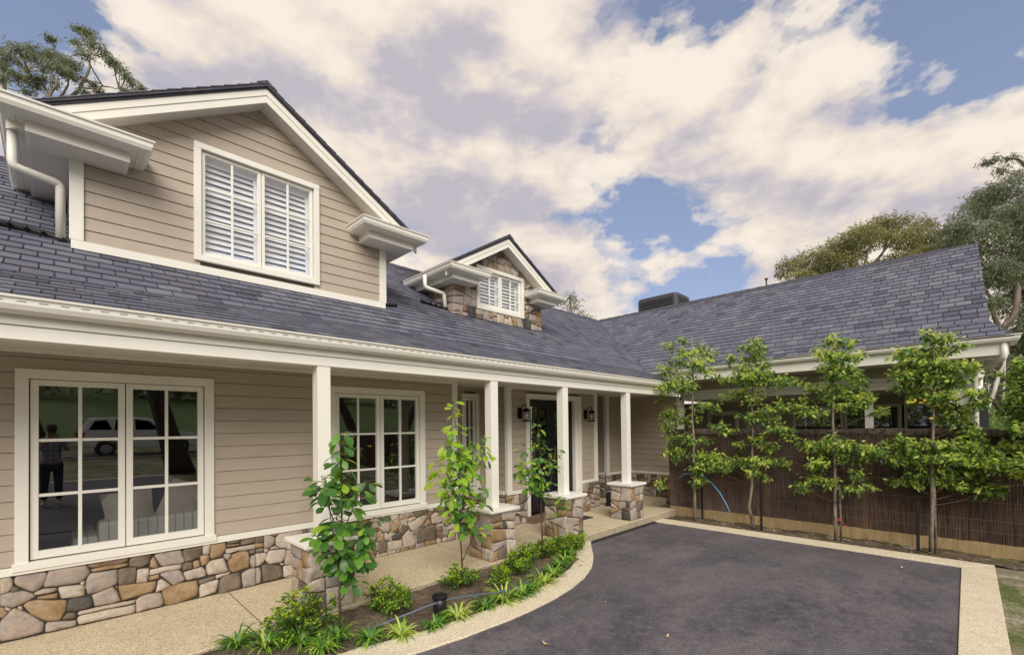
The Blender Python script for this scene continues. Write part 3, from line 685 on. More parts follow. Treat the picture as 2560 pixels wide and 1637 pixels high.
shingles('w2', FW2, [(-1, -(yb_-ya)/L2, ya), (L2, .065, (-YV+.035)*L2), (0, 1, L2-.02)], -9.0, .4, L2, 1, .17)
FW3 = slope((XR, 0, ZR), (0, 1, 0), (1, 0, -.72), (.72, 0, 1))
roofs['w3'] = slab('wing_roof_rear', FW3, [(YV+.03, 0), (8.8, 0), (8.8, 3.9), (YV, 3.9)])
FU3 = slope((0, YR+.01, zmain(YR)), (1, 0, 0), (0, 1, -.66), (0, .66, 1))
roofs['m3'] = slab('main_roof_rear', FU3, [(-3.2, 0), (16, 0), (16, 4), (-3.2, 4)])

# ---- dormers
def dormer(xc, hw, y, zb, yr, za, sl, eh, zl, yg, ie, win, stone, slats, rows=3):
    F = FY(y); za_w = za-.17-.02
    cl_ = [(sl, 1, za_w+sl*xc), (-sl, 1, za_w-sl*xc)]
    x0, x1 = xc-hw, xc+hw
    hole = (win[0]+.06, win[1]-.06, win[2]+.05, win[3]-.06)
    if not stone:
        siding('dormer_wall', F, x0, x1, zb+.02, za_w, holes=[hole], clips=cl_, cover=.128, vstart=zb+.078)
        m = MB(); m.box(x0, x1, zb, zb+.085, 0, .04, F=F); m.box(x0-.012, x0+.09, zb+.085, zl-.19, 0, .042, F=F); m.box(x1-.09, x1+.012, zb+.085, zl-.19, 0, .042, F=F)
        hp(m, 'dormer_trim', M_white, bevel=.003)
        m = MB(); m.prism([(-y-1.7, zb), (-y, zb-.05), (-y, zl-.15), (-y-1.7, zl-.15)], -.05, 0, FX(x0)); m.prism([(-y-1.02, zb+.1), (-y-1.0, zb+.1), (-y-1.0, zl-.15), (-y-1.02, zl-.15)], 0, .006, FX(x0)); hp(m, 'dormer_cheek', M_soffit)
        m = MB(); m.box(x1-.05, x1, y+.05, y+1.7, zb-.05, zl-.15); hp(m, 'dormer_cheek', M_soffit)
    else:
        m = MB()
        for q in ([(x0, zb-.02), (x1, zb-.02), (x1, hole[2]), (x0, hole[2])], [(x0, hole[2]), (hole[0], hole[2]), (hole[0], hole[3]), (x0, hole[3])], [(hole[1], hole[2]), (x1, hole[2]), (x1, hole[3]), (hole[1], hole[3])], [(x0, hole[3]), (x1, hole[3]), (x1, za_w), (x0, za_w)]):
            for c in cl_: q = clip(q, *c)
            m.prism(q, -.05, .006, F)
        wl = hp(m, 'dormer_stone_wall', M_mortar); st = []
        e = .004
        for q in ([(x0-.03, zb+e), (x1+.03, zb+e), (x1+.03, win[2]-e), (x0-.03, win[2]-e)], [(x0-.03, win[2]+e), (win[0]-e, win[2]+e), (win[0]-e, win[3]-e), (x0-.03, win[3]-e)], [(win[1]+e, win[2]+e), (x1+.03, win[2]+e), (x1+.03, win[3]-e), (win[1]+e, win[3]-e)], [(x0+.3, win[3]+e), (x1-.3, win[3]+e), (x1-.3, za_w), (x0+.3, za_w)]):
            st += split_stones(q, .008, .050)
        st2 = []
        for kd, q in st:
            for c in cl_: q = clip(q, *c)
            if area(q) > .0012: st2.append((kd, q))
        stone_set(wl, st2, F, True, .04)
        FC = FX(x0); q0 = [(-y-1.5, zb), (-y+.03, zb), (-y+.03, zl-.14), (-y-1.5, zl-.14)]; ch = (-.66, -1, -(ZB-.66*YB))
        m = MB(); m.prism(clip(q0, *ch), -.05, .006, FC); ck = hp(m, 'dormer_stone_cheek', M_mortar)
        st2 = [(kd, clip(q, *ch)) for kd, q in split_stones(q0, .02, .06)]
        stone_set(ck, [s_ for s_ in st2 if area(s_[1]) > .0012], FC, False, .035)
        m = MB(); m.box(x1-.05, x1, y+.05, y+1.7, zb-.05, zl-.15); hp(m, 'dormer_cheek', M_mortar)
    window('dormer_window', F, *win, sashes=2, cols=2, rows=rows, tw=.068, slats=slats, sill=False, tt=.05, fw=.034)
    m = MB(); qi = [(x0+.05, zb), (x1-.05, zb), (x1-.05, za), (x0+.05, za)]
    for a_, b_, c_ in cl_: qi = clip(qi, a_, b_, c_-.02)
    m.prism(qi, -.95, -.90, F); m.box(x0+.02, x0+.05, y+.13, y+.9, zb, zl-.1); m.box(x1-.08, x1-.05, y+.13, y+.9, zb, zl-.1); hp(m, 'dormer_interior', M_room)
    # barge boards and sloping soffit
    for sg in (-1, 1):
        FF = lambda u, v, w, sg=sg: Vector((xc+sg*u, w, v))
        L = eh-.03
        def band(a, b, w0, w1_, mat_, nm):
            m = MB(); m.prism([(0, za-a), (L, za-a-sl*L), (L, za-b-sl*L), (0, za-b)], w0, w1_, FF); return hp(m, nm, mat_)
        band(.055, .130, yr, yr+.03, M_white, 'barge_board'); band(.130, .215, yr+.008, yr+.032, M_white, 'barge_board'); 
        m = MB(); m.prism([(0, za-.185), (L-.25, za-.185-sl*(L-.25)), (L-.25, za-.2-sl*(L-.25)), (0, za-.2)], yr+.032, y-.0005, FF); hp(m, 'raked_soffit', M_soffit)
        m = MB(); m.prism([(0, za), (eh, za-sl*eh), (eh, za-sl*eh-.022), (0, za-.035)], yr-.028, 10.0, FF); m.prism([(0, za-.036), (eh-.02, za-sl*(eh-.02)-.024), (eh-.02, za-sl*(eh-.02)-.05), (0, za-.054)], yr-.012, 10.0, FF); rf = hp(m, 'dormer_roof', M_ridge)
        # shingle butts showing along the verge and over the slope
        m = MB(); t_ = 0.0; L0 = sqrt(1+sl*sl)
        FS = frame((xc+sg*eh, 0, za-sl*eh), (0, -1, 0), Vector((-sg, 0, sl)).normalized(), Vector((sg*sl, 0, 1)).normalized())
        r = 0
        while t_ < eh*L0-.02:
            s_ = -9.9-(TS/2 if r % 2 else 0)
            while s_ < -yr+.03:
                a, b = max(s_+.005, -9.9), min(s_+TS-.005, -yr+.034)
                if b-a > .02: m.prism([(a, t_), (b, t_), (b, min(t_+TE+.02, eh*L0)), (a, min(t_+TE+.02, eh*L0))], .001, lambda u, v, t0=t_: .015-.011*(v-t0)/TE, FS, random.choices(range(6), SHW)[0])
                s_ += TS
            t_ += TE; r += 1
        m.build('shingles', SHING, rf, kind='stuff')
    m = MB(); yy = yr-.03                                            # ridge caps
    while yy < 9.9:
        for sg in (-1, 1): m.prism([(0, za+.012), (.11, za+.012-.11*sl), (.11, za+.026-.11*sl), (0, za+.028)], yy, yy+.16, lambda u, v, w, sg=sg: Vector((xc+sg*u, w, v+.006*(1-(w-yy)/.16))))
        yy += .15
    hp(m, 'ridge_capping', M_ridge)
    # boxed eaves with their gutters
    g = .12
    for sg in (-1, 1):
        xo, xi = xc+sg*(eh+.03-g), xc+sg*(ie+g); yf = yg+g; yb2 = YB+(zl-.1-ZB)/.66+.05
        pts = [(xi, y), (xi, yf), (xo, yf), (xo, yb2)]
        gutter('dormer_gutter', pts if sg > 0 else pts[::-1], zl)
        i_ = .055; xw = xc+sg*hw
        def foot(m, ins, z0, z1):
            a, b = sorted((xi+sg*ins, xo-sg*ins)); m.box(a, b, yf+ins, y-.001, z0, z1)
            a, b = sorted((xw+sg*.003, xo-sg*ins)); m.box(a, b, y-.001, yb2, z0, z1)
        m = MB(); foot(m, i_, zl-.205, zl-.112); foot(m, .002, zl-.1115, zl-.03); hp(m, 'eave_box', M_white)
        m = MB(); a, b = sorted((xi+sg*(i_+.03), xo-sg*(i_+.03))); m.box(a, b, yf+i_+.03, y-.002, zl-.2075, zl-.2052); a, b = sorted((xw+sg*.004, xo-sg*(i_+.03))); m.box(a, b, y, yb2, zl-.2075, zl-.2052); hp(m, 'eave_soffit', M_soffit)
dormer(1.768, 1.662, 6.11, 3.515, 5.86, 5.86, .61, 2.10, 4.58, 5.60, 1.08, (1.085, 2.465, 3.655, 4.985), False, 15)
dormer(6.165, 1.155, 6.50, 3.78, 6.24, 5.44, .59, 1.53, 4.525, 6.03, .63, (5.53, 6.80, 3.975, 4.80), True, 8)

# choose the largest shingles as parts, the rest are joined by plane
SH_ALL.sort(key=lambda q: -q[0])
hide = lambda p, F, key: False
singles = 0; joined = {k_: MB() for k_ in roofs}
for i, (sz, key, p, t0, F, tone, te) in enumerate(SH_ALL):
    c = F(p[0][0], p[0][1], 0)
    under = any(xa < c.x < xb and c.y > yy for xa, xb, yy in ((.15, 3.4, 6.2), (5.05, 7.28, 6.6))) and key == 'up'
    if under: continue
    f_ = lambda u, v, t0=t0, te=te: .018-.014*(v-t0)/te
    if singles < 300 and sz > 0 and key in ('low', 'up'):
        m = MB(); m.prism(p, .002, f_, F); m.build('shingle', SHING[tone], roofs[key]); singles += 1
    else: joined[key].prism(p, .002, f_, F, tone)
for k_, m in joined.items():
    if m.v: m.build('shingles', SHING, roofs[k_], kind='stuff')

# ridge cappings
def caps(name, a, b, sl1, sl2, axis):
    m = MB(); a, b = Vector(a), Vector(b); n = int((b-a).length/.15)
    for i in range(n):
        p = a+(b-a)*(i/n); q = a+(b-a)*((i+1.08)/n); z0 = .012+.004*(i % 2)
        for sg, s_ in ((-1, sl1), (1, sl2)):
            o = (Vector((0, sg*.13, 0)) if axis == 'x' else Vector((sg*.13, 0, 0)))
            dz = Vector((0, 0, .13*s_))
            vs = [p+Vector((0, 0, z0)), q+Vector((0, 0, z0-.006)), q+o-dz+Vector((0, 0, z0-.006)), p+o-dz+Vector((0, 0, z0))]
            vs += [v+Vector((0, 0, .016)) for v in vs]
            m.add(vs, [(0, 1, 2, 3), (7, 6, 5, 4), (0, 4, 5, 1), (1, 5, 6, 2), (2, 6, 7, 3), (3, 7, 4, 0)])
    hp(m, name, M_ridge)
caps('ridge_capping', (-3.2, YR, zmain(YR)), (XR-.1, YR, zmain(YR)), .66, .66, 'x')
caps('ridge_capping', (XR, .22, ZR), (XR, 8.75, ZR), .72, .72, 'y')
m = MB(); m.tube([(XR, 3.62, ZR), (XR, 3.62, ZR+.17)], .018, 8); m.lathe((XR, 3.62, ZR+.17), [(.04, 0), (.045, .03), (.0, .05)], 8); hp(m, 'vent_pipe', M_twig)

# ---- wing eaves and alfresco
gutter('gutter', [(XE+.12, 5.6), (XE+.12, -.46), (XE+.55, -.46)], 3.0)
m = MB(); m.box(XE+.10, XE+.13, -.42, 5.4, 2.72, 2.94); hp(m, 'fascia_board', M_white, bevel=.003)
m = MB(); m.box(XE+.13, 10.36, -.42, 6.2, 2.72, 2.735); m.box(XE+.131, 10.36, -.45, -.421, 2.72, 2.94); hp(m, 'eave_soffit', M_soffit)
FWW = FX(10.42)
siding('alfresco_frieze', FWW, -4.88, .1, 2.54, 2.76, cover=.11)
m = MB(); m.box(10.33, 10.42, -.06, 4.80, 2.475, 2.54); m.box(10.36, 10.42, -.06, 4.80, 2.40, 2.475); m.box(10.335, 10.5, -.06, 4.80, 2.33, 2.40); hp(m, 'alfresco_beam', M_white, bevel=.003)
m = MB(); m.box(10.5, 13.4, -.06, 4.8, 2.33, 2.35); hp(m, 'alfresco_ceiling', M_soffit)
for bx in ((10.335, 10.45, 4.74, 4.88, 0, 2.40), (10.335, 10.45, -.06, .20, 0, 2.33), (10.5, 10.62, 1.22, 1.34, 0, 2.33)):
    m = MB(); m.box(*bx); hp(m, 'alfresco_column', M_white, bevel=.004)
m = MB(); m.box(10.44, 15.3, 0.05, .12, 0, 2.72); hp(m, 'wing_end_wall', M_board)
m = MB(); m.prism([(9.9, 2.72), (15.9, 2.72), (12.9, ZR-.12)], .03, .06, FY(0)); hp(m, 'wing_gable', M_board)
m = MB(); m.box(12.6, 12.7, 3.0, 6.2, 0, 2.35); m.box(12.6, 12.7, -.06, 3.0, 0, .45); m.box(12.6, 12.7, -.06, 3.0, 2.15, 2.35); hp(m, 'alfresco_rear_wall', M_board)
m = MB(); m.box(12.75, 12.8, -.3, 3.0, .45, 2.15); hp(m, 'dark_pane_backing', flat('dark_backing_sheet', (.02, .022, .028), .8))  # plain dark sheet behind the panes, makes the glass look dark
for y0 in (-.06, .98, 2.0):
    F = FX(12.6); m = MB()
    for a, b, c, d in ((-y0-1.0, -y0-.95, .45, 2.15), (-y0-.05, -y0, .45, 2.15), (-y0-.95, -y0-.05, .45, .51), (-y0-.95, -y0-.05, 2.09, 2.15)): m.box(a, b, c, d, -.05, .02, F=F)
    wi = hp(m, 'alfresco_window', M_white); m = MB(); m.box(-y0-.95, -y0-.05, .51, 2.09, -.02, -.015, F=F); m.build('pane', M_glass, wi)
for y0 in (3.25, 4.25):
    F = FX(12.6); m = MB()
    for a, b, c, d in ((-y0-.8, -y0-.71, .05, 2.1), (-y0-.09, -y0, .05, 2.1), (-y0-.71, -y0-.09, .05, .3), (-y0-.71, -y0-.09, 2.0, 2.1), (-y0-.41, -y0-.39, .3, 2.0), (-y0-.71, -y0-.41, 1.1, 1.12), (-y0-.39, -y0-.09, 1.1, 1.12), (-y0-.71, -y0-.41, 1.55, 1.57), (-y0-.39, -y0-.09, 1.55, 1.57)): m.box(a, b, c, d, .0, .04, F=F)
    wi = hp(m, 'french_door', M_white); m = MB(); m.box(-y0-.71, -y0-.09, .3, 2.0, .01, .014, F=F); m.build('pane', M_glass, wi)
# rear eave of the wing, seen past the corner
gutter('gutter', [(16.05, -.33), (16.05, 3)][::-1] if False else [(16.08, 3.0), (16.08, -.33)][::-1], 3.0)
m = MB(); m.box(15.4, 16.1, -.30, 3.0, 2.80, 2.98); hp(m, 'eave_box', M_white)

# ---- downpipes and spreaders
def pipe(name, pts, r, mat_, n=10, **kw):
    m = MB(); m.tube(pts, r, n); return hp(m, name, mat_, smooth=True, **kw)
def roofpt(u, v):                                                   # the point of the upper main roof plane under a pixel
    r = ray(u, v); o = Vector((0, 0, EYE)); t_ = (ZB-.66*YB-o.z)/(r.z-.66*r.y); return o+r*t_
def bent(pts, k_=.05):
    P = [Vector(p) for p in pts]; o = [P[0]]
    for i in range(1, len(P)-1):
        a = (P[i-1]-P[i]); b = (P[i+1]-P[i]); a.normalize(); b.normalize(); o += [P[i]+a*k_, P[i]+a*k_*.36+b*k_*.12, P[i]+b*k_*.36+a*k_*.12, P[i]+b*k_]
    return o+[P[-1]]
pipe('downpipe', bent([(-.272, 6.08, 4.46), (-.272, 6.08, 4.155), (.035, 6.16, 4.135), (.035, 6.22, 3.63)]), .036, M_white)
m = MB(); m.tube([(.05, 6.20, 3.60), (.03, 6.24, 3.635), (-.50, 6.30, 3.70)], .036, 10)
for i in range(4): m.tube([(-.08-.11*i, 6.235+.01*i, 3.65+.012*i), (-.085-.11*i, 6.185+.01*i, 3.655+.012*i)], .017, 8)
hp(m, 'spreader_pipe', M_blackpipe, smooth=True)
pipe('downpipe', bent([(4.56, 6.72, 4.43), (4.56, 6.72, 4.22), (4.90, 6.62, 4.15), (4.90, 6.60, 3.90)]), .035, M_white)
m = MB(); m.tube([(4.94, 6.60, 3.87), (4.92, 6.62, 3.90), (4.45, 6.68, 3.955)], .036, 10)
for i in range(3): m.tube([(4.82-.11*i, 6.63+.01*i, 3.905+.012*i), (4.815-.11*i, 6.58+.01*i, 3.91+.012*i)], .017, 8)
hp(m, 'spreader_pipe', M_blackpipe, smooth=True)
m = MB(); m.tube([(3.50, 6.22, 3.63), (3.70, 6.24, 3.645)], .036, 10); hp(m, 'spreader_pipe', M_blackpipe, smooth=True)
m = MB(); m.tube([(7.36, 6.62, 3.90), (7.50, 6.62, 3.91)], .036, 10); hp(m, 'spreader_pipe', M_blackpipe, smooth=True)
pipe('downpipe', bent([(3.80, 6.9, 4.48), (3.80, 6.9, 4.30), (3.50, 6.75, 4.22)]), .04, M_white)
pipe('downpipe', bent([(7.52, 6.8, 4.43), (7.52, 6.8, 4.2), (7.40, 6.7, 4.1), (7.40, 6.7, 3.92)]), .035, M_white)
pipe('downpipe', bent([(XE+.10, -.40, 2.92), (XE+.10, -.40, 2.66), (10.28, -.10, 2.56), (10.28, -.10, -.12)], .07), .038, M_white)
pipe('downpipe', bent([(16.1, -.25, 2.9), (16.1, -.25, 2.6), (15.5, -.1, 2.5), (15.5, -.1, 0)], .07), .048, M_white)

# ================================================================== GROUND, DRIVEWAY, BEDS
def gz(x, y):                                                       # the land rises gently behind the camera
    s_ = max(0.0, -y-.55-max(0, min(1, (x-3)/2))*3.2)
    h = -.133+.135*min(s_, 2.5)+.022*max(0, min(s_-2.5, 15))+.115*max(0, s_-17.5)
    if y > 12: h += 0
    return h
m = MB(); xs = [-90, -40, -20, -12, -8, -4, -1, 2.5, 5, 9, 14, 20, 40, 90]; ys = [-120, -60, -35, -24, -18.2, -12, -7, -5, -3.1, -1.8, -.56, 4, 12, 40, 120]
n = len(xs); m.add([(x, y, gz(x, y)-(.02 if -8 <= x <= 5 and y > -7.2 else 0)) for y in ys for x in xs], [(j*n+i, j*n+i+1, (j+1)*n+i+1, (j+1)*n+i) for j in range(len(ys)-1) for i in range(n-1)])
m.build('ground', M_ground, kind='structure')
OUTER = [(6.10, 4.366), (5.80, 4.14), (5.48, 3.88), (5.28, 3.74), (4.99, 3.56), (4.59, 3.385), (4.21, 3.28), (3.80, 3.21), (3.45, 3.185), (3.13, 3.18), (2.56, 3.215), (2.07, 3.29), (1.5, 3.40), (.8, 3.61), (.1, 3.95), (-.6, 4.366)]
INNER = [(5.78, 4.366), (5.50, 4.20), (5.20, 3.98), (4.95, 3.83), (4.73, 3.73), (4.37, 3.63), (4.05, 3.56), (3.78, 3.52), (3.44, 3.50), (3.15, 3.515), (2.70, 3.545), (2.30, 3.59), (1.98, 3.66), (1.60, 3.79), (1.05, 4.0), (.2, 4.366)]
def sheet(name, poly, z0, z1, m_, **kw):
    m = MB(); m.prism(poly, z0, z1, lambda u, v, w: (u, v, w)); return m.build(name, m_, kind='structure', **kw)
m = MB()
poly = [(-8, 4.36)]+[p for p in OUTER[::-1]]+[(8.185, 4.362), (8.185, .09), (2.5, .09), (2.5, -.55), (-8, -.55)]
m.add([(x, y, -.121) for x, y in poly], [tuple(range(len(poly)))])
m.add([(x, y, gz(x, y)+.024) for y in (-.55, -1.8, -3.05, -5, -7) for x in (-8, -3, 2.5)], [(j*3+i, (j+1)*3+i, (j+1)*3+i+1, j*3+i+1) for j in range(4) for i in range(2)])
m.build('driveway', M_asph, kind='structure')
m = MB(); m.prism([(6.12, 4.366), (8.18, 4.366), (8.18, 4.318), (6.05, 4.318)], -.1195, -.108, lambda u, v, w: (u, v, w)); m.prism([(6.06, 4.318), (8.18, 4.318), (8.15, 4.27), (6.0, 4.285)], -.1195, -.114, lambda u, v, w: (u, v, w)); m.build('driveway_edge_joint', M_tar, kind='structure')
m = MB(); n = len(OUTER)
vs = [(x, y, -.20) for x, y in OUTER]+[(x, y, -.104) for x, y in OUTER]+[(x, y, -.104) for x, y in INNER]+[(x, y, -.20) for x, y in INNER]
m.add(vs, [(k_*n+i, k_*n+i+1, (k_+1)*n+i+1, (k_+1)*n+i) for k_ in range(3) for i in range(n-1)]); m.build('kerb_curve', M_kerb, kind='structure', bevel=.006)
sheet('kerb_fence_side', [(8.19, .09), (8.545, -.22), (8.545, 4.362), (8.19, 4.362)], -.2, -.106, M_kerb, bevel=.006)
sheet('kerb_lawn_side', [(2.5, .085), (2.5, -.22), (8.54, -.222), (8.187, .085)], -.2, -.107, M_kerb, bevel=.006)
sheet('porch_slab', [(-3.2, 4.372), (9.16, 4.372), (9.16, 5.2), (10.4, 5.2), (10.4, 7.6), (-3.2, 7.6)], -.2, 0, M_agg, bevel=.008)
m = MB(); m.box(-3.2, 9.16, 4.3695, 4.3725, -.2, -.007); m.build('porch_slab_edge', M_concside, kind='structure')
for x in (1.32, 4.05, 6.6):                                            # control joints
    m = MB(); m.box(x-.004, x+.004, 4.375, 5.72, -.002, .0012); m.build('slab_joint', M_board_back, kind='structure')
def bedz(x, y): return -.122+.085*max(0, min(1, (y-3.62)/.7))*max(0, min(1, (5.5-x)/1.2))
def soil(name, poly, z, nseg=40):
    xs_ = [p[0] for p in poly]; ys_ = [p[1] for p in poly]; m = MB()
    x0, x1, y0, y1 = min(xs_), max(xs_), min(ys_), max(ys_); st = .07
    i = x0
    tris = []
    while i < x1:
        j = y0
        while j < y1:
            q = poly
            tris.append((i, j)); j += st
        i += st
    def inside(x, y):
        c = False
        for a in range(len(poly)):
            (xa, ya_), (xb, yb2) = poly[a], poly[a-1]
            if (ya_ > y) != (yb2 > y) and x < (xb-xa)*(y-ya_)/(yb2-ya_)+xa: c = not c
        return c
    hh = {}
    def H(x, y):
        k_ = (round(x, 3), round(y, 3))
        if k_ not in hh: hh[k_] = z+(bedz(x, y)+.128 if z == -.1281 else 0)+rnd(-.008, .014)+.012*sin(x*5)*sin(y*7)
        return hh[k_]
    for (x, y) in tris:
        if inside(x+st/2, y+st/2) or any(inside(x+a*st, y+b*st) for a in (0, 1) for b in (0, 1)):
            m.add([(x+a*st, y+b*st, H(x+a*st, y+b*st)) for a, b in ((0, 0), (1, 0), (1, 1), (0, 1))], [(0, 1, 2, 3)])
    m.build(name, M_soil, kind='structure', smooth=True)
soil('garden_soil', [(.25, 4.366)]+INNER[::-1][1:]+[(5.8, 4.366)], -.1281)
soil('fence_soil', [(8.545, -3.4), (9.3, -3.4), (9.3, 4.30), (8.545, 4.30)], -.128)

# ================================================================== BRUSHWOOD FENCE
FEN = empty('brushwood_fence', (0, 0, 0), label='dark brushwood fence with rolled capping, wire strands and pale timber plinth behind the driveway', cat='fence')
m = MB(); m.box(9.225, 9.26, -8, 4.52, -.1, 1.56); m.build('backing', M_brush, FEN)
m = MB()
for i in range(15000):
    y = rnd(-2.8, 4.52) if i < 12500 else rnd(-8, -2.8); z0 = .02+rnd(-.025, .03) if random.random() < .35 else rnd(.05, 1.2); L_ = rnd(.35, .9); z1 = min(1.60, z0+L_); r_ = rnd(.0022, .0052); x = 9.215-rnd(0, .022); dx, dy = rnd(-.006, .006), rnd(-.022, .022)
    m.add([(x-r_, y, z0), (x+r_, y-r_, z0), (x+r_, y+r_, z0), (x+dx-r_, y+dy, z1), (x+dx+r_, y+dy-r_, z1), (x+dx+r_, y+dy+r_, z1)], [(0, 1, 4, 3), (2, 0, 3, 5)], 1 if sin(y*7.3)+sin(y*17)+rnd(-1.2, 1.2) > 1.25 else 0)
m.build('brush_sticks', [M_brush, M_brushwarm], FEN, kind='stuff')
m = MB()
for i in range(900):
    y = rnd(-8, 4.6); L_ = rnd(.5, 1.5); a = rnd(0, 2*pi); r_ = .062*sqrt(random.random()); x, z = 9.235+1.25*r_*cos(a), 1.60+r_*sin(a)*.9+.012*sin(y*2.1)
    t_ = rnd(.003, .007); x2, z2 = x+rnd(-.02, .02), z+rnd(-.018, .018)
    m.tube([(x, min(4.56, y), z), ((x+x2)/2, min(4.56, y+L_/2), (z+z2)/2+rnd(-.006, .01)), (x2, min(4.57, y+L_), z2)], t_, 4)
m.tube([(9.235, -8, 1.60), (9.235, 4.53, 1.60)], .055, 10)
m.build('rolled_capping', M_brushtop, FEN, kind='stuff')
for i in range(6):
    m = MB(); y0 = -8+i*2.1; top = [(y0+k_*.105, .048+rnd(-.006, .009)) for k_ in range(20)]+[(min(4.50, y0+2.098), .05)]
    m.prism([(y0, -.16), (min(4.50, y0+2.098), -.16)]+top[::-1], 9.175, 9.222, lambda u, v, w: (w, u, v)); m.build('plinth_board', M_timber, FEN)
for z in (.20, .36, .62, .88, 1.16, 1.42):
    m = MB(); m.tube([(9.186, -8+k_*.9, z+.006*(k_ % 2)) for k_ in range(14)]+[(9.186, 4.5, z)], .0022, 4); m.build('wire', M_wire, FEN)
for y in (3.9, 2.0, .1, -1.8, -3.7):
    m = MB(); m.tube([(9.235-.085*cos(a), y, 1.60+.075*sin(a)) for a in [k_*.5 for k_ in range(13)]], .003, 4); m.build('wire_tie', M_wire, FEN)

# ================================================================== PLANTS
def leafcloud(m, blobs, per, size, asp=.35, droop=.5, tones=(.4, .4, .2), gap=.0, lime_top=True, cl=6, spread=.10):
    """leaf faces in small sprays inside ellipsoids; blobs = (centre, rx, ry, rz, density)"""
    for (c, rx, ry, rz, dn) in blobs:
        for _ in range(max(1, int(per*dn/cl))):
            while True:
                q = Vector((rnd(-1, 1), rnd(-1, 1), rnd(-1, 1)))
                if q.length <= 1: break
            s0 = c+Vector((q.x*rx, q.y*ry, q.z*rz)); out_ = Vector((q.x, q.y, q.z*.5+.1))
            ax = (out_+Vector((rnd(-.6, .6), rnd(-.6, .6), rnd(-.5, .3)))).normalized()
            tone_c = q.z*.5+rnd(-.6, .6)
            for k_ in range(cl):
                b = s0+ax*spread*(k_/cl-.5)*2+Vector((rnd(-1, 1), rnd(-1, 1), rnd(-1, 1)))*spread*.35
                d = (ax*.6+Vector((rnd(-1, 1), rnd(-1, 1), rnd(-.7, .6)-droop))).normalized(); L = size*rnd(.65, 1.2)
                sd_ = d.cross(Vector((rnd(-1, 1), rnd(-1, 1), rnd(.2, 1.5)))).normalized()*L*asp*.5
                nz = d.cross(sd_).normalized()*L*.06
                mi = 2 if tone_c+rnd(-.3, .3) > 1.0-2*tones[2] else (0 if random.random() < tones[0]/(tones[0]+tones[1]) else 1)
                m.add([b, b+d*L*.45+sd_+nz, b+d*L, b+d*L*.45-sd_+nz], [(0, 1, 2), (0, 2, 3)], mi)
def plant(name, label, cat, group=None): return empty(name, (0, 0, 0), label=label, cat=cat, group=group)

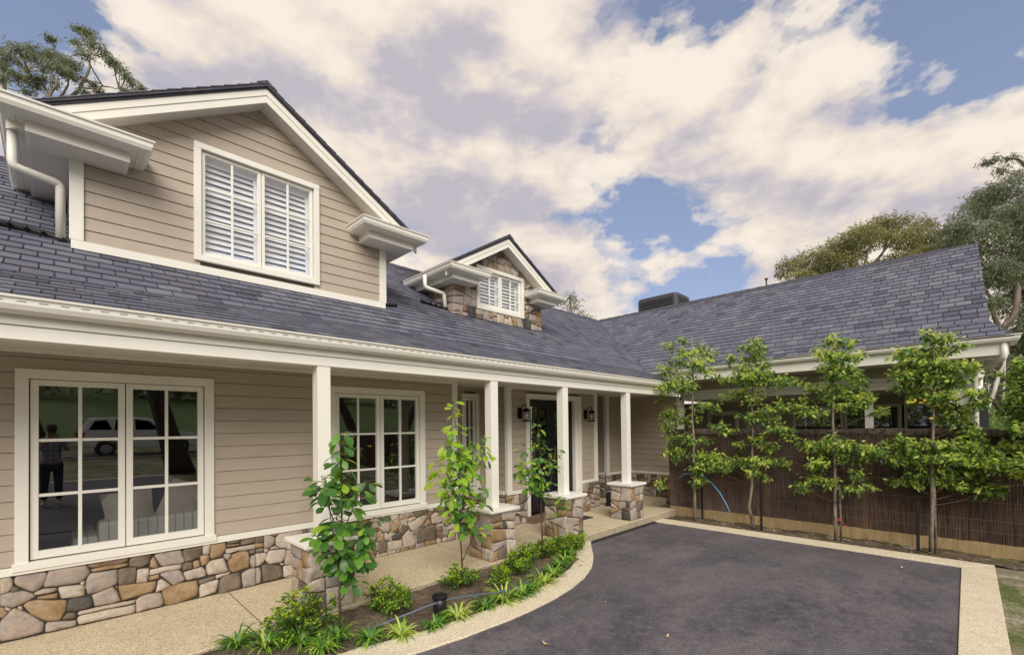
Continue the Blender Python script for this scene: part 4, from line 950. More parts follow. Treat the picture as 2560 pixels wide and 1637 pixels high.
# ---- espalier pear trees in front of the fence
XP = 8.86
def B1(X, Y): return (1280+X/3.756, 600+Y/3.756)
def B2(X, Y): return (1280+X/3.756, 950+Y/3.756)
def B3(X, Y): return (1640+X/4.969, 920+Y/4.969)
def B4(X, Y): return (1920+X/3.756, 830+Y/3.756)
PEARS = [
 dict(base=(1738, 1303), top=(1728, 842), label='first young pear tree from the porch, crossed by the blue pipe', g=[
  (B1, 3.756, '1590,930,40,50 1460,1000,60,40 1780,1000,50,50 1650,1050,110,50 1850,1080,70,50 1560,1130,90,50 1750,1160,130,60 1450,1220,90,50 1850,1260,70,40 1600,1300,120,60'),
  (B2, 3.756, '1600,50,150,60 1450,60,110,60 1400,150,90,40 1800,250,130,50 1500,310,110,60 1650,370,110,50 1450,430,80,50 1560,540,120,60 1700,560,90,40 1850,560,80,30 1560,680,120,60 1490,660,70,40 1850,730,150,60 1720,830,70,50 1750,950,80,50 1960,790,100,70 1400,980,60,45')]),
 dict(base=(1882, 1322), top=(1880, 848), label='second young pear tree from the porch, bent grey trunk beside a black stake', g=[
  (B1, 3.756, '2280,940,50,40 2200,1020,60,50 2330,1010,60,50 2250,1100,110,50 2050,1100,50,40 2350,1180,80,60 2150,1200,80,50 2250,1280,130,50 2000,1310,70,40'),
  (B3, 4.969, '1200,100,250,90 1500,150,200,60 1780,150,80,40 1150,300,180,60 880,330,100,40 1200,400,100,40 1650,480,200,60 1400,520,120,60 1150,590,130,50 1350,620,150,50 800,710,110,50 900,780,100,50 1500,730,180,60 1650,840,90,50 1250,880,110,50 1050,960,90,50 1400,980,100,60 700,1120,200,70 1000,1150,180,60 1250,1150,150,70 1550,1150,130,50 1200,1280,110,50 1340,1340,60,50 650,1220,150,50')]),
 dict(base=(2091, 1353), top=(2078, 832), label='third young pear tree from the porch, twin pale stems tied with a red band', g=[
  (B4, 3.756, '590,60,60,60 690,90,50,50 790,110,30,50 450,160,30,30 560,200,90,60 700,230,110,60 860,230,30,40 550,330,80,60 740,340,100,60 620,410,90,50 850,440,70,50 560,520,130,50 780,540,120,50 420,520,80,40 640,620,150,60 850,640,120,40 930,600,50,30 760,700,90,40 1040,740,60,40 430,760,110,50 330,640,80,30 620,1010,80,50 720,1080,120,60 560,1120,110,60 830,1080,60,40 980,1100,90,60 880,1180,80,40 700,1180,60,50 430,1050,130,50 480,1230,90,60 450,1370,100,50 330,1450,80,40 560,1400,80,40 830,1330,60,50 780,1470,90,30 960,1450,60,20')]),
 dict(base=(2328, 1385), top=(2335, 812), label='fourth young pear tree from the porch, widest lower crown, beside a short black stake', g=[
  (B4, 3.756, '1500,30,50,50 1600,50,80,40 1680,40,30,40 1330,180,80,40 1520,180,120,60 1240,220,70,60 1400,290,150,70 1600,300,150,60 1820,130,50,40 1780,330,120,50 1300,400,110,60 1550,420,160,60 1750,450,100,60 1900,330,50,50 1430,560,100,50 1260,500,80,50 1620,600,120,50 1360,600,60,40 1650,700,90,50 1800,700,100,50 1950,560,70,50 1990,650,60,40 1750,790,120,60 1850,860,70,40 1900,930,80,50 1980,1010,60,40 1220,1010,100,40 1300,1080,120,50 1180,1180,90,50 1500,1050,130,50 1700,1050,120,50 1400,1200,160,60 1650,1180,150,60 1850,1120,130,60 2050,1100,110,60 2250,1080,80,50 1500,1310,200,60 1750,1300,180,60 2000,1200,150,60 2200,1250,130,60 1300,1400,130,40 1700,1420,120,50 1950,1430,140,50 2100,1470,90,50')]),
 dict(base=(2660, 1440), top=(2660, 800), label='fifth young pear tree, cut by the right edge of the picture', g=[
  (B4, 3.756, '2300,420,90,50 2380,500,80,60 2350,620,90,50 2300,720,110,50 2380,800,90,60 2330,900,90,40 2400,1200,60,60 2500,300,150,80 2600,450,200,80 2700,250,120,100 2600,650,200,80 2600,850,220,80 2650,1100,250,80 2600,1300,220,80 2800,700,200,200')]),
]
for T_ in PEARS:
    root = plant('pear_tree', T_['label'], 'tree', 'young pear trees along the brushwood fence')
    b0 = at(*T_['base'], x=XP-.06); b0.z = -.13; tp = at(*T_['top'], x=XP)
    H_ = tp.z-b0.z; pts = [b0+(tp-b0)*(i/9)+Vector((rnd(-.012, .012), rnd(-.014, .014), 0))*(0 < i) for i in range(10)]
    third = 'third' in T_['label']
    if 'second' in T_['label']: pts[1] += Vector((0, .05, 0)); pts[0] += Vector((0, -.03, 0))
    m = MB(); m.tube(pts, [.026*(1-.8*i/9)+.004 for i in range(10)], 7)
    tr = m.build('trunk', M_bark, root, smooth=True)
    if third or 'fourth' in T_['label']:
        m = MB(); o = Vector((.05, -.055 if third else -.05, 0)); m.tube([pts[0]+o, pts[0]+o*.9+Vector((0, 0, .9 if third else 1.2))], .017, 7); m.build('support_stem', M_bark, root, smooth=True)
    bl = []
    br = MB()
    for fn, sc, txt in T_['g']:
        for it in txt.split():
            X, Y, rx, ry = map(float, it.split(',')); u_, v_ = fn(X, Y); xx = XP+rnd(-.16, .16); c = at(u_, v_, x=xx)
            pm = FPX/px(c)[2]; bl.append((c, .13, rx/sc/pm*1.10, ry/sc/pm*1.15, max(.25, rx*ry/sc/sc/200)))
            h = max(.3, min(tp.z-.1, c.z-.30*abs(c.y-b0.y)-.1)); k_ = (h-b0.z)/H_; s0 = b0+(tp-b0)*k_
            mid = s0.lerp(c, .5)+Vector((0, 0, -.03+rnd(-.03, .03))); br.tube([s0, mid, c], [.008, .006, .003], 4, cap=False)
            for _ in range(3):
                e = c+Vector((rnd(-.1, .1), rnd(-.8, .8)*bl[-1][2], rnd(-.6, .6)*bl[-1][3])); br.tube([mid.lerp(c, rnd(.3, 1)), e], [.004, .002], 3, cap=False)
    br.build('branches', M_twig, root, kind='stuff')
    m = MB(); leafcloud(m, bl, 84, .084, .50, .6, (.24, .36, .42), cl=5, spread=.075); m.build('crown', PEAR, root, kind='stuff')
    if third:
        m = MB(); p = pts[0]+Vector((-.005, 0, .33)); m.tube([p+Vector((.045*cos(a), .06*sin(a)-.02, .004*a)) for a in [k_*.7 for k_ in range(10)]]+[p+Vector((-.03, -.16, -.09))], .006, 4); m.build('red_tie', M_red, root)
        for z in (.62, .86): 
            m = MB(); p = pts[0]+Vector((.02, -.02, z)); m.tube([p+Vector((.05*cos(a), .055*sin(a), 0)) for a in [k_*.7 for k_ in range(10)]], .006, 4); m.build('rubber_tie', M_black, root)
TG = [o for o in bpy.data.objects if o.get('label', '').startswith('fourth young pear')][0]
for u_, v_, w_, h_ in ((2277, 1005, .09, .02), (2288, 1000, .025, .035), (2303, 1006, .05, .015), (2312, 1000, .03, .03), (2329, 1045, .04, .025)):
    c = at(u_, v_, x=XP-.14); m = MB(); m.box(c.x-.002, c.x+.002, c.y-w_/2, c.y+w_/2, c.z-h_/2, c.z+h_/2); m.build('yellow_tag', M_yellow, TG)
for (u_, v_, top, lb) in ((1756, 1298, 1140, 'tall black steel stake behind the first pear tree'), (1904, 1326, 1190, 'tall black steel stake right of the second pear tree'), (2296, 1382, 1250, 'short black steel stake left of the fourth pear tree')):
    b0 = at(u_, v_, z=-.12); b0.x = min(b0.x, 9.05); z1 = at(u_, top, x=b0.x).z
    m = MB(); m.box(b0.x-.018, b0.x+.018, b0.y-.003, b0.y+.003, -.14, z1); m.box(b0.x-.003, b0.x+.003, b0.y-.02, b0.y+.02, -.14, z1)
    for k_ in range(int((z1)/.09)): m.box(b0.x-.024, b0.x-.018, b0.y-.006, b0.y+.006, .0+k_*.09, .012+k_*.09)
    m.build('steel_stake', M_post, label=lb, cat='stake', group='black steel stakes by the fence')
# loose blue pipe hanging over the fence wires
P_ = [(1694, 1196), (1712, 1184), (1735, 1182), (1757, 1190), (1780, 1208), (1800, 1232), (1815, 1258), (1826, 1283)]
m = MB(); pp = [at(u_, v_, x=9.05-.02*i) for i, (u_, v_) in enumerate(P_)]; m.tube(pp, .011, 8); o = m.build('irrigation_pipe', M_blue, label='thin blue pipe arching over beside the first pear tree', cat='pipe', smooth=True)

# ---- magnolia saplings, every leaf a leaf
def leafmesh(name, mt, L=.12, wd=.062, curl=.25):
    m = MB(); row = [(0, .0), (.12, .16), (.35, .62), (.62, 1.0), (.85, .80), (1.0, .12)]
    vs = []
    for t_, w_ in row:
        z = -curl*L*t_*t_
        vs += [(-w_*wd/2, t_*L, z+.10*w_*wd), (0, t_*L, z), (w_*wd/2, t_*L, z+.10*w_*wd)]
    vs += [(0, -.025, .004)]
    fs = [(i*3+k_, i*3+k_+1, (i+1)*3+k_+1, (i+1)*3+k_) for i in range(5) for k_ in (0, 1)]+[(18, 1, 0), (18, 2, 1)]
    m.add(vs, fs); return m.mesh(name, mt, True)
LM = [[leafmesh('magnolia_leaf', mt, .12, .064, cv) for cv in (.1, .35)] for mt in MAG]
def magnolia(label, plane_y, stems, n, zlo, size, lime):
    root = plant('magnolia_sapling', label, 'sapling', 'young magnolias in the curved bed')
    m = MB(); segs = []
    for k_, (st, lo) in enumerate(stems):
        dy = 0 if k_ == 0 else rnd(-.10, .10)
        p = [at(u_, v_, y=plane_y+dy*(i/max(1, len(st)-1))) for i, (u_, v_) in enumerate(st)]
        if k_ == 0: p[0].z = -.12
        r0 = .012 if k_ == 0 else .006
        m.tube(p, [r0*(1-.75*i/(len(p)-1)) for i in range(len(p))], 6)
        tot = 0
        for i in range(len(p)-1): segs.append((p[i], p[i+1], (i+1)/(len(p)-1), lo, i))
    m.build('trunk', M_twig, root, smooth=True)
    segs2 = [s_ for s_ in segs if s_[2] >= s_[3]]; wts = [(s_[1]-s_[0]).length for s_ in segs2]
    zs = [s_[1].z for s_ in segs2]; zt = max(zs)
    tw = MB(); phi = rnd(0, 6)
    for i in range(n):
        s_ = random.choices(segs2, wts)[0]; p = s_[0].lerp(s_[1], random.random()); phi += 2.4
        top = (p.z-zlo)/(zt-zlo)
        d = Vector((cos(phi), sin(phi), rnd(-.15, .55)+.6*max(0, top-.75)*3)).normalized()
        off = rnd(.02, .095)*(1.15-.6*max(0, top)); q = p+d*off; tw.tube([p, q], [.0028, .002], 3, cap=False)
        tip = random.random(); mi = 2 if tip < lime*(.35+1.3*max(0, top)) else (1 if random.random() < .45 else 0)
        sc = size*rnd(.62, 1.12)*(1-.28*max(0, top-.6))
        yd = Vector((d.x, d.y, rnd(-.75, .35)-.15)).normalized(); zd = Vector((rnd(-.6, .6), rnd(-.6, .6)-.45, 1)); xd = yd.cross(zd).normalized(); zd = xd.cross(yd)
        o = link('leaf', LM[mi][random.random() < .5], root); o.matrix_world = Matrix(((xd.x*sc, yd.x*sc, zd.x*sc, q.x), (xd.y*sc, yd.y*sc, zd.y*sc, q.y), (xd.z*sc, yd.z*sc, zd.z*sc, q.z), (0, 0, 0, 1)))
    tw.build('leaf_stalks', M_twig, root, kind='stuff')
magnolia('dark leaved magnolia sapling in front of the nearest stone pier', 3.98, [
 ([(851, 1585), (849, 1500), (850, 1430), (853, 1330), (856, 1250), (854, 1170), (851, 1120), (850, 1082)], .42),
 ([(853, 1500), (873, 1460), (895, 1400), (915, 1330), (938, 1290)], .5), ([(848, 1420), (838, 1360), (826, 1290), (820, 1230), (802, 1190)], .2),
 ([(850, 1340), (822, 1270), (800, 1225), (786, 1200)], .5), ([(853, 1340), (882, 1270), (906, 1220), (925, 1200)], .4), ([(850, 1440), (876, 1390), (892, 1350)], .5), ([(850, 1420), (818, 1370), (802, 1345)], .5)], 320, .25, 1.18, .13)
magnolia('tallest magnolia sapling with lime green leaves before the second pier', 4.10, [
 ([(1156, 1470), (1155, 1400), (1151, 1340), (1150, 1280), (1149, 1210), (1146, 1140), (1140, 1070), (1131, 1005)], .38),
 ([(1157, 1400), (1185, 1335), (1196, 1275), (1206, 1215)], .6), ([(1150, 1350), (1130, 1290), (1120, 1235), (1096, 1185)], .4),
 ([(1150, 1300), (1166, 1210), (1186, 1130), (1202, 1085)], .3), ([(1150, 1260), (1120, 1190), (1088, 1150)], .3), ([(1149, 1250), (1176, 1200), (1218, 1130)], .6), ([(1148, 1200), (1130, 1140), (1108, 1100)], .4), ([(1150, 1210), (1168, 1160), (1180, 1115)], .3)], 340, .55, 1.08, .62)
magnolia('slender magnolia sapling in front of the black front doors', 4.16, [
 ([(1357, 1420), (1354, 1300), (1352, 1230), (1351, 1170), (1350, 1130), (1348, 1095), (1343, 1060)], .4),
 ([(1355, 1290), (1330, 1220), (1312, 1150), (1311, 1108)], .4), ([(1355, 1290), (1375, 1220), (1385, 1150), (1388, 1118)], .4), ([(1356, 1340), (1386, 1290), (1415, 1242)], .7), ([(1352, 1210), (1325, 1185), (1298, 1150)], .3), ([(1352, 1240), (1322, 1215), (1302, 1178)], .4), ([(1352, 1180), (1372, 1150), (1380, 1130)], .4)], 240, .55, .90, .26)

# ---- box shrubs and strappy tufts in the bed
def C6(X, Y): return (640+X/3.756, 1227+Y/3.756)
def R6(X, Y): return (1280+X/3.756, 1227+Y/3.756)
BX = [(C6, 440, 1400, .30, .27, 'large box shrub at the foot of the nearest pier'), (C6, 1230, 1200, .27, .20, 'open box shrub between the nearest sapling and the black garden light'), (C6, 1900, 960, .21, .17, 'round box shrub at the foot of the tallest sapling'),
      (R6, 30, 820, .20, .18, 'lime tipped box shrub on the hose side of the bed'), (R6, 130, 720, .20, .18, 'box shrub in the middle of the dense row'), (R6, 250, 640, .20, .17, 'box shrub just left of the slender sapling stem'), (R6, 350, 580, .20, .17, 'box shrub just right of the slender sapling stem'), (R6, 430, 510, .20, .2, 'tall box shrub at the foot of the third pier'), (R6, 510, 560, .15, .16, 'last box shrub at the pointed end of the bed'), (C6, 2290, 900, .15, .12, 'smallest box shrub on bare soil beyond the black garden light')]
for fn, X, Y, r_, h_, lb in BX:
    root = plant('box_shrub', lb, 'shrub', 'box shrubs in the curved bed'); c = at(*fn(X, Y), z=-.12); c.y = min(c.y, 4.36-r_*.6); c.z = bedz(c.x, c.y)
    br = MB(); m = MB(); tips = []
    for i in range(int(26*r_/.2)):
        a = rnd(0, 2*pi); q = sqrt(random.random()); e = c+Vector((cos(a)*q*r_, sin(a)*q*r_*.85, h_*1.5*(1-.55*q*q)*rnd(.55, 1.1))); br.tube([c+Vector((cos(a)*.03, sin(a)*.03, 0)), c.lerp(e, .5)+Vector((0, 0, .02)), e], [.004, .003, .0015], 3, cap=False); tips.append(e)
        for _ in range(3): tips.append(c.lerp(e, rnd(.35, .95))+Vector((rnd(-.05, .05), rnd(-.05, .05), rnd(-.02, .05))))
    br.build('branches', M_twig, root, kind='stuff')
    for e in tips: 
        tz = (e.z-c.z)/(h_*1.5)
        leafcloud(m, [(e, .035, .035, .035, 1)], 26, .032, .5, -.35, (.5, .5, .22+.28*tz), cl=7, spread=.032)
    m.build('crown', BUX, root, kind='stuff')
LP = [(C6, 90, 1540, 1), (C6, 430, 1500, 1), (C6, 760, 1440, .9), (C6, 1080, 1420, .75), (C6, 1370, 1370, .8), (C6, 1680, 1290, .7), (C6, 1900, 1200, .85), (C6, 2150, 1105, .75), (C6, 2330, 1040, 1.0), (C6, -180, 1560, .8), (C6, 620, 1530, .8),
      (R6, 95, 985, .9), (R6, 180, 935, .7), (R6, 290, 880, .95), (R6, 395, 800, .8), (R6, 455, 735, .8), (R6, 500, 680, .75), (R6, 540, 620, .75), (R6, 560, 560, .7), (R6, 20, 1010, .7)]
LBL = ['nearest the bottom edge, broad pale blades', 'in front of the large box shrub', 'wide one at the foot of the nearest sapling', 'upright green one beside the hose end', 'yellow striped one between hose and kerb', 'dark green one left of the black garden light', 'most yellow one, right of the black garden light', 'small dark one on the kerb beyond the yellow one', 'large bright one where the hose goes under', 'outermost one, at the left end of the bed', 'dark low one between two pale ones at the front', 'bright one under the middle of the hose', 'small one tucked behind the kerb in mid bed', 'large pale one leaning over the kerb', 'green one below the upper hose', 'green one beside the upper hose end', 'green one beyond the hose end', 'one near the bend of the kerb', 'last one at the bend of the kerb', 'small one left of the large pale one']
for i, (fn, X, Y, sc) in enumerate(LP):
    c = at(*fn(X, Y), z=-.12); c.z = bedz(c.x, c.y)
    root = plant('strappy_tuft', 'strappy grass tuft, '+LBL[i], 'grass tuft', 'strappy tufts along the kerb'); m = MB()
    ylw = 2 if i in (4, 6, 8, 13) else (1 if i % 2 == 0 else 0)
    for _ in range(64):
        a = rnd(0, 2*pi); L = .27*sc*rnd(.6, 1.1); up = rnd(.7, 1.7); wd = .0075*rnd(.8, 1.3); sd_ = Vector((-sin(a), cos(a), 0))*wd; b = c+Vector((cos(a), sin(a), 0))*rnd(0, .025)
        pts = [b+Vector((cos(a)*L*t_*.85, sin(a)*L*t_*.85, L*(up*t_-.92*t_*t_*(.45+up*.45)))) for t_ in (0, .3, .6, .85, 1)]
        vs = []
        for j, p in enumerate(pts): w_ = [1, 1.2, 1, .6, .1][j]; vs += [p-sd_*w_, p+sd_*w_]
        m.add(vs, [(2*j, 2*j+1, 2*j+3, 2*j+2) for j in range(4)], random.choices((0, 1, 2), ((6, 3, 0), (4, 5, 1), (2, 4, 5))[ylw])[0])
    m.build('blades', LIR, root, kind='stuff')
HP_ = [C6(*p) for p in ((860, 1380), (1000, 1325), (1150, 1262), (1300, 1200), (1460, 1140), (1600, 1082), (1760, 1028), (1880, 1000), (2000, 985), (2120, 968), (2240, 958))]+[R6(*p) for p in ((60, 905), (130, 865), (200, 820), (280, 750), (350, 700), (425, 650))]
hz = [-.10, -.09, -.06, -.03, .0, .03, .045, .045, .03, .01, -.02, -.04, -.05, -.04, -.03, -.03, -.06]
m = MB(); m.tube([at(u_, v_, z=z) for (u_, v_), z in zip(HP_, hz)], .011, 8); m.build('garden_hose', M_bluegrey, label='grey blue hose arching through the garden bed', cat='hose', smooth=True)
c = at(1100, 1541, z=-.12)
root = empty('garden_light', (0, 0, 0), label='black plastic garden light housing standing under the hose', cat='garden light')
m = MB(); m.lathe((c.x, c.y, -.14), [(.046, 0), (.054, .05), (.066, .13), (.068, .215)], 16); m.build('housing', M_blackpipe, root, smooth=True)
m = MB(); m.lathe((c.x, c.y, .068), [(.074, .0), (.077, .018), (.072, .030), (.058, .034), (.052, .022), (.01, .020)], 16); m.build('rim', M_black, root, smooth=True)

# ================================================================== THINGS ON THE PORCH AND ON THE WALL
def lantern(x, label):
    root = empty('wall_lantern', (0, 0, 0), label=label, cat='lantern', group='black lanterns beside the front doors')
    y = DY-.022; c = Vector((x+.0, y-.17, 1.845)); m = MB()
    m.lathe((x-.005, y, 0), [(.0, 0), (.0, 0)], 3)
    m = MB(); m.box(x-.05, x+.05, y-.025, y, 1.90, 2.10); m.build('back_plate', M_black, root, bevel=.008)
    m = MB(); m.tube([(x, y-.02, 1.95), (x, y-.05, 2.03), (x, y-.06, 2.10), (x, y-.10, 2.155), (x, y-.15, 2.155), (x, y-.172, 2.11), (x, y-.17, 2.085)], .009, 8); m.tube([(x, y-.02, 1.93), (x, y-.08, 1.91), (x, y-.10, 1.87)], .007, 6); m.build('scroll_arm', M_black, root, smooth=True)
    m = MB(); m.lathe((c.x, c.y, 2.03), [(.075, 0), (.080, .008), (.055, .030), (.045, .045), (.02, .055), (.008, .062)], 16); m.lathe((c.x, c.y, 1.845), [(.05, 0), (.078, .004), (.078, .014), (.06, .020)], 16)
    for k_ in range(4): a = pi/4+k_*pi/2; m.tube([(c.x+.062*cos(a), c.y+.062*sin(a), 1.86), (c.x+.066*cos(a), c.y+.066*sin(a), 2.035)], .004, 4)
    for z in (1.92, 1.98): m.tube([(c.x+.064*cos(a), c.y+.064*sin(a), z) for a in [k_*pi/6 for k_ in range(13)]], .0028, 4)
    m.build('cage', M_black, root, smooth=False)
    m = MB(); m.lathe((c.x, c.y, 1.862), [(.056, 0), (.056, .17)], 16); m.build('glass', M_lglass, root, smooth=True)
    m = MB(); m.lathe((c.x, c.y, 1.865), [(.018, 0), (.018, .12), (.004, .14)], 10); m.build('candle_tube', M_cap, root, smooth=True)
lantern(5.93, 'black lantern on the wall left of the front doors'); lantern(7.93, 'black lantern on the wall right of the front doors')
root = empty('rooftop_cooler', (0, 0, 0), label='charcoal louvred evaporative cooler behind the wing roof ridge', cat='air conditioner')
ax0, ax1, ay0, ay1, az0, az1 = 13.6, 14.6, 6.35, 7.75, 4.7, 5.92
def rbox(x0, x1, y0, y1, z0, z1, r, tp=.0):
    m = MB(); q = []
    for cx_, cy_, a0 in ((x1-r, y1-r, 0), (x0+r, y1-r, pi/2), (x0+r, y0+r, pi), (x1-r, y0+r, 1.5*pi)): q += [(cx_+r*cos(a0+k_*pi/8), cy_+r*sin(a0+k_*pi/8)) for k_ in range(5)]
    n = len(q); cx_, cy_ = (x0+x1)/2, (y0+y1)/2; rings = [(z0, 1), (z1-.10, 1-tp), (z1-.03, .985-tp), (z1, .93-tp)]
    m.add([(cx_+(x-cx_)*s_, cy_+(y-cy_)*s_, z) for z, s_ in rings for x, y in q], [(j*n+i, j*n+(i+1) % n, (j+1)*n+(i+1) % n, (j+1)*n+i) for j in range(3) for i in range(n)]+[tuple(range(3*n, 4*n))]); return m
rbox(ax0, ax1, ay0, ay1, az0, az1, .14).build('casing', M_ac, root, smooth=False)
for face in (0, 1):
    F = FX(ax0) if face == 0 else FY(ay0); u0, u1 = (-ay1+.14, -ay0-.14) if face == 0 else (ax0+.14, ax1-.14)
    m = MB(); m.box(u0, u1, az0+.1, az1-.14, 0, .004, F=F); m.build('louvre_panel', M_acdark, root)
    for k_ in range(13):
        z = az0+.12+k_*.062; m = MB(); m.add([F(u0, z, .03), F(u1, z, .03), F(u1, z+.03, .004), F(u0, z+.03, .004), F(u0, z+.006, .03), F(u1, z+.006, .03)], [(0, 1, 5, 4), (4, 5, 2, 3), (0, 3, 2, 1)]); m.build('louvre', M_ac, root)
# boots, mat
for dx, dy, lb in ((8.50, 5.72, 'black boot by the stone corner, nearer the front doors'), (8.66, 5.80, 'black boot by the stone corner, nearer the far pier')):
    root = empty('boot', (0, 0, 0), label=lb, cat='boot', group='pair of black boots')
    m = MB(); m.prism([(0, 0), (.24, 0), (.25, .03), (.235, .065), (.16, .09), (.11, .12), (.10, .27), (.0, .27), (.015, .12)], -.042, .042, lambda u, v, w: (dx+u*.45+w*.9, dy-.05-u*.85+w*.4, v+.012)); m.build('upper', M_black, root, bevel=.014)
    m = MB(); m.prism([(-.006, 0), (.255, 0), (.26, .012), (-.006, .012)], -.046, .046, lambda u, v, w: (dx+u*.45+w*.9, dy-.05-u*.85+w*.4, v)); m.build('sole', M_blackpipe, root)
m = MB(); m.box(6.35, 7.25, 5.12, 5.55, .001, .016); m.build('door_mat', M_mat, label='dark mat on the porch in front of the doors', cat='mat', bevel=.004)

# sofa behind the left window
root = empty('sofa', (0, 0, 0), label='striped linen sofa standing behind the left window', cat='sofa')
def soft(m, x0, x1, y0, y1, z0, z1): m.box(x0, x1, y0, y1, z0, z1)
for nm, bx in (('backrest', (.30, 2.2, 6.12, 6.36, .25, .86)), ('seat', (.35, 2.15, 6.36, 7.0, .22, .52)), ('armrest', (.12, .34, 6.15, 7.0, .15, .72)), ('armrest', (2.16, 2.38, 6.15, 7.0, .15, .72)), ('base', (.15, 2.35, 6.15, 7.0, .08, .24))):
    m = MB(); m.box(*bx); o = m.build(nm, M_sofa, root, bevel=.05); o.modifiers[0].segments = 4
for (x, z, a, s_, mt, lb) in ((.55, .92, .1, .42, M_cush, 'taupe cushion at the left end of the sofa'), (1.02, .98, -.35, .42, M_cush, 'striped square cushion tipped in the middle of the sofa'), (1.45, .95, .25, .36, M_cush2, 'pale cushion behind the middle one on the sofa'), (1.9, .92, 0, .36, M_cush2, 'pale cushion at the right end of the sofa')):
    m = MB(); n = 7
    P2 = {}
    vs = []
    for sd_ in (-1, 1):
        for j in range(n):
            for i in range(n):
                u_, v_ = i/(n-1)*2-1, j/(n-1)*2-1; th = .075*(1-u_**4)*(1-v_**4)**1
                xx, zz = u_*s_/2*(1-.07*(1-abs(v_))), v_*s_/2*(1-.07*(1-abs(u_))); vs.append((x+xx*cos(a)-zz*sin(a), 6.27+sd_*th+(zz)*.25, z+xx*sin(a)+zz*cos(a)))
    fs = [(b+j*n+i, b+j*n+i+1, b+(j+1)*n+i+1, b+(j+1)*n+i) for b in (0, n*n) for j in range(n-1) for i in range(n-1)]
    m.add(vs, fs); m.build('cushion', mt, smooth=True, label=lb, cat='cushion', group='cushions on the sofa')

# fallen leaves
FL_ = [(2256, 1420, 'largest dry leaf, near the far corner of the asphalt', .09), (1668, 1590, 'narrow dry leaf low on the asphalt', .07), (1512, 1505, 'round pale leaf near the curved kerb', .06), (1365, 1610, 'thin twiggy leaf close to the camera', .10), (1752, 1513, 'tiny white petal in the middle of the asphalt', .03), (1627, 1555, 'tiny pale leaf left of the narrow one', .03), (1573, 1335, 'white speck of a petal near the porch step', .03), (2295, 1383, 'yellow leaf at the foot of the short black stake', .05)]
for u_, v_, lb, s_ in FL_:
    c = at(u_, v_, z=-.115); a = rnd(0, pi); m = MB(); row = [(0, .05), (.3, .8), (.6, 1), (1, .05)]; vs = []
    for t_, w_ in row:
        for sg in (-1, 1): x, y = (t_-.5)*s_, sg*w_*s_*.16; vs.append((c.x+x*cos(a)-y*sin(a), c.y+x*sin(a)+y*cos(a), -.117+.014*abs(t_-.5)*2*s_/.06+.004*(sg > 0)+(.02 if v_ < 1400 and u_ > 2200 else 0)))
    m.add(vs, [(2*i, 2*i+1, 2*i+3, 2*i+2) for i in range(3)]); m.build('fallen_leaf', flat('dry_leaf', (.50, .36, .19), .8) if 'yellow' not in lb else M_yellow, label=lb, cat='leaf', group='fallen leaves on the ground')
m = MB()
for _ in range(320):
    x, y = rnd(8.56, 9.15), rnd(-2.2, 4.3)
    if random.random() < .35: x, y = rnd(1.6, 5.3), rnd(3.66, 4.33)
    if x < 6 and not (3.55+.0 < y): continue
    a = rnd(0, 6.3); s_ = rnd(.012, .04); z = -.105+rnd(0, .012); d = Vector((cos(a), sin(a), rnd(-.2, .3)))*s_; e = Vector((-sin(a), cos(a), rnd(-.3, .3)))*s_*.35; c = Vector((x, y, z)); m.add([c-d, c+e, c+d, c-e], [(0, 1, 2, 3)], random.choice((0, 0, 1)))
m.build('leaf_litter', [flat('bark_litter', (.20, .13, .075), .9), flat('dry_leaf', (.50, .36, .19), .8)], kind='stuff')

# ================================================================== GRASS, TREES BEYOND
m = MB()
for _ in range(30000):
    x, y = rnd(4.6, 11.5), -.24-abs(random.gauss(0, 1.3))
    n_ = sin(x*2.3+1.1)*sin(y*3.1)+.5*sin(x*6.1)*sin(y*5.3+1)+.35*sin(x*13+y*9)
    if n_ < rnd(-.15, .7): continue
    z = gz(x, y)-.02; a = rnd(0, 6.3); h_ = rnd(.018, .055); w_ = .0032; l_ = Vector((rnd(-.5, .5), rnd(-.5, .5), 1))*h_; sd_ = Vector((cos(a), sin(a), 0))*w_; c = Vector((x, y, z-.004))
    m.add([c-sd_, c+sd_, c+l_*.6+sd_*.7, c+l_], [(0, 1, 2, 3)], 0 if random.random() < .8 else 1)
m.build('grass', GRS, kind='stuff')

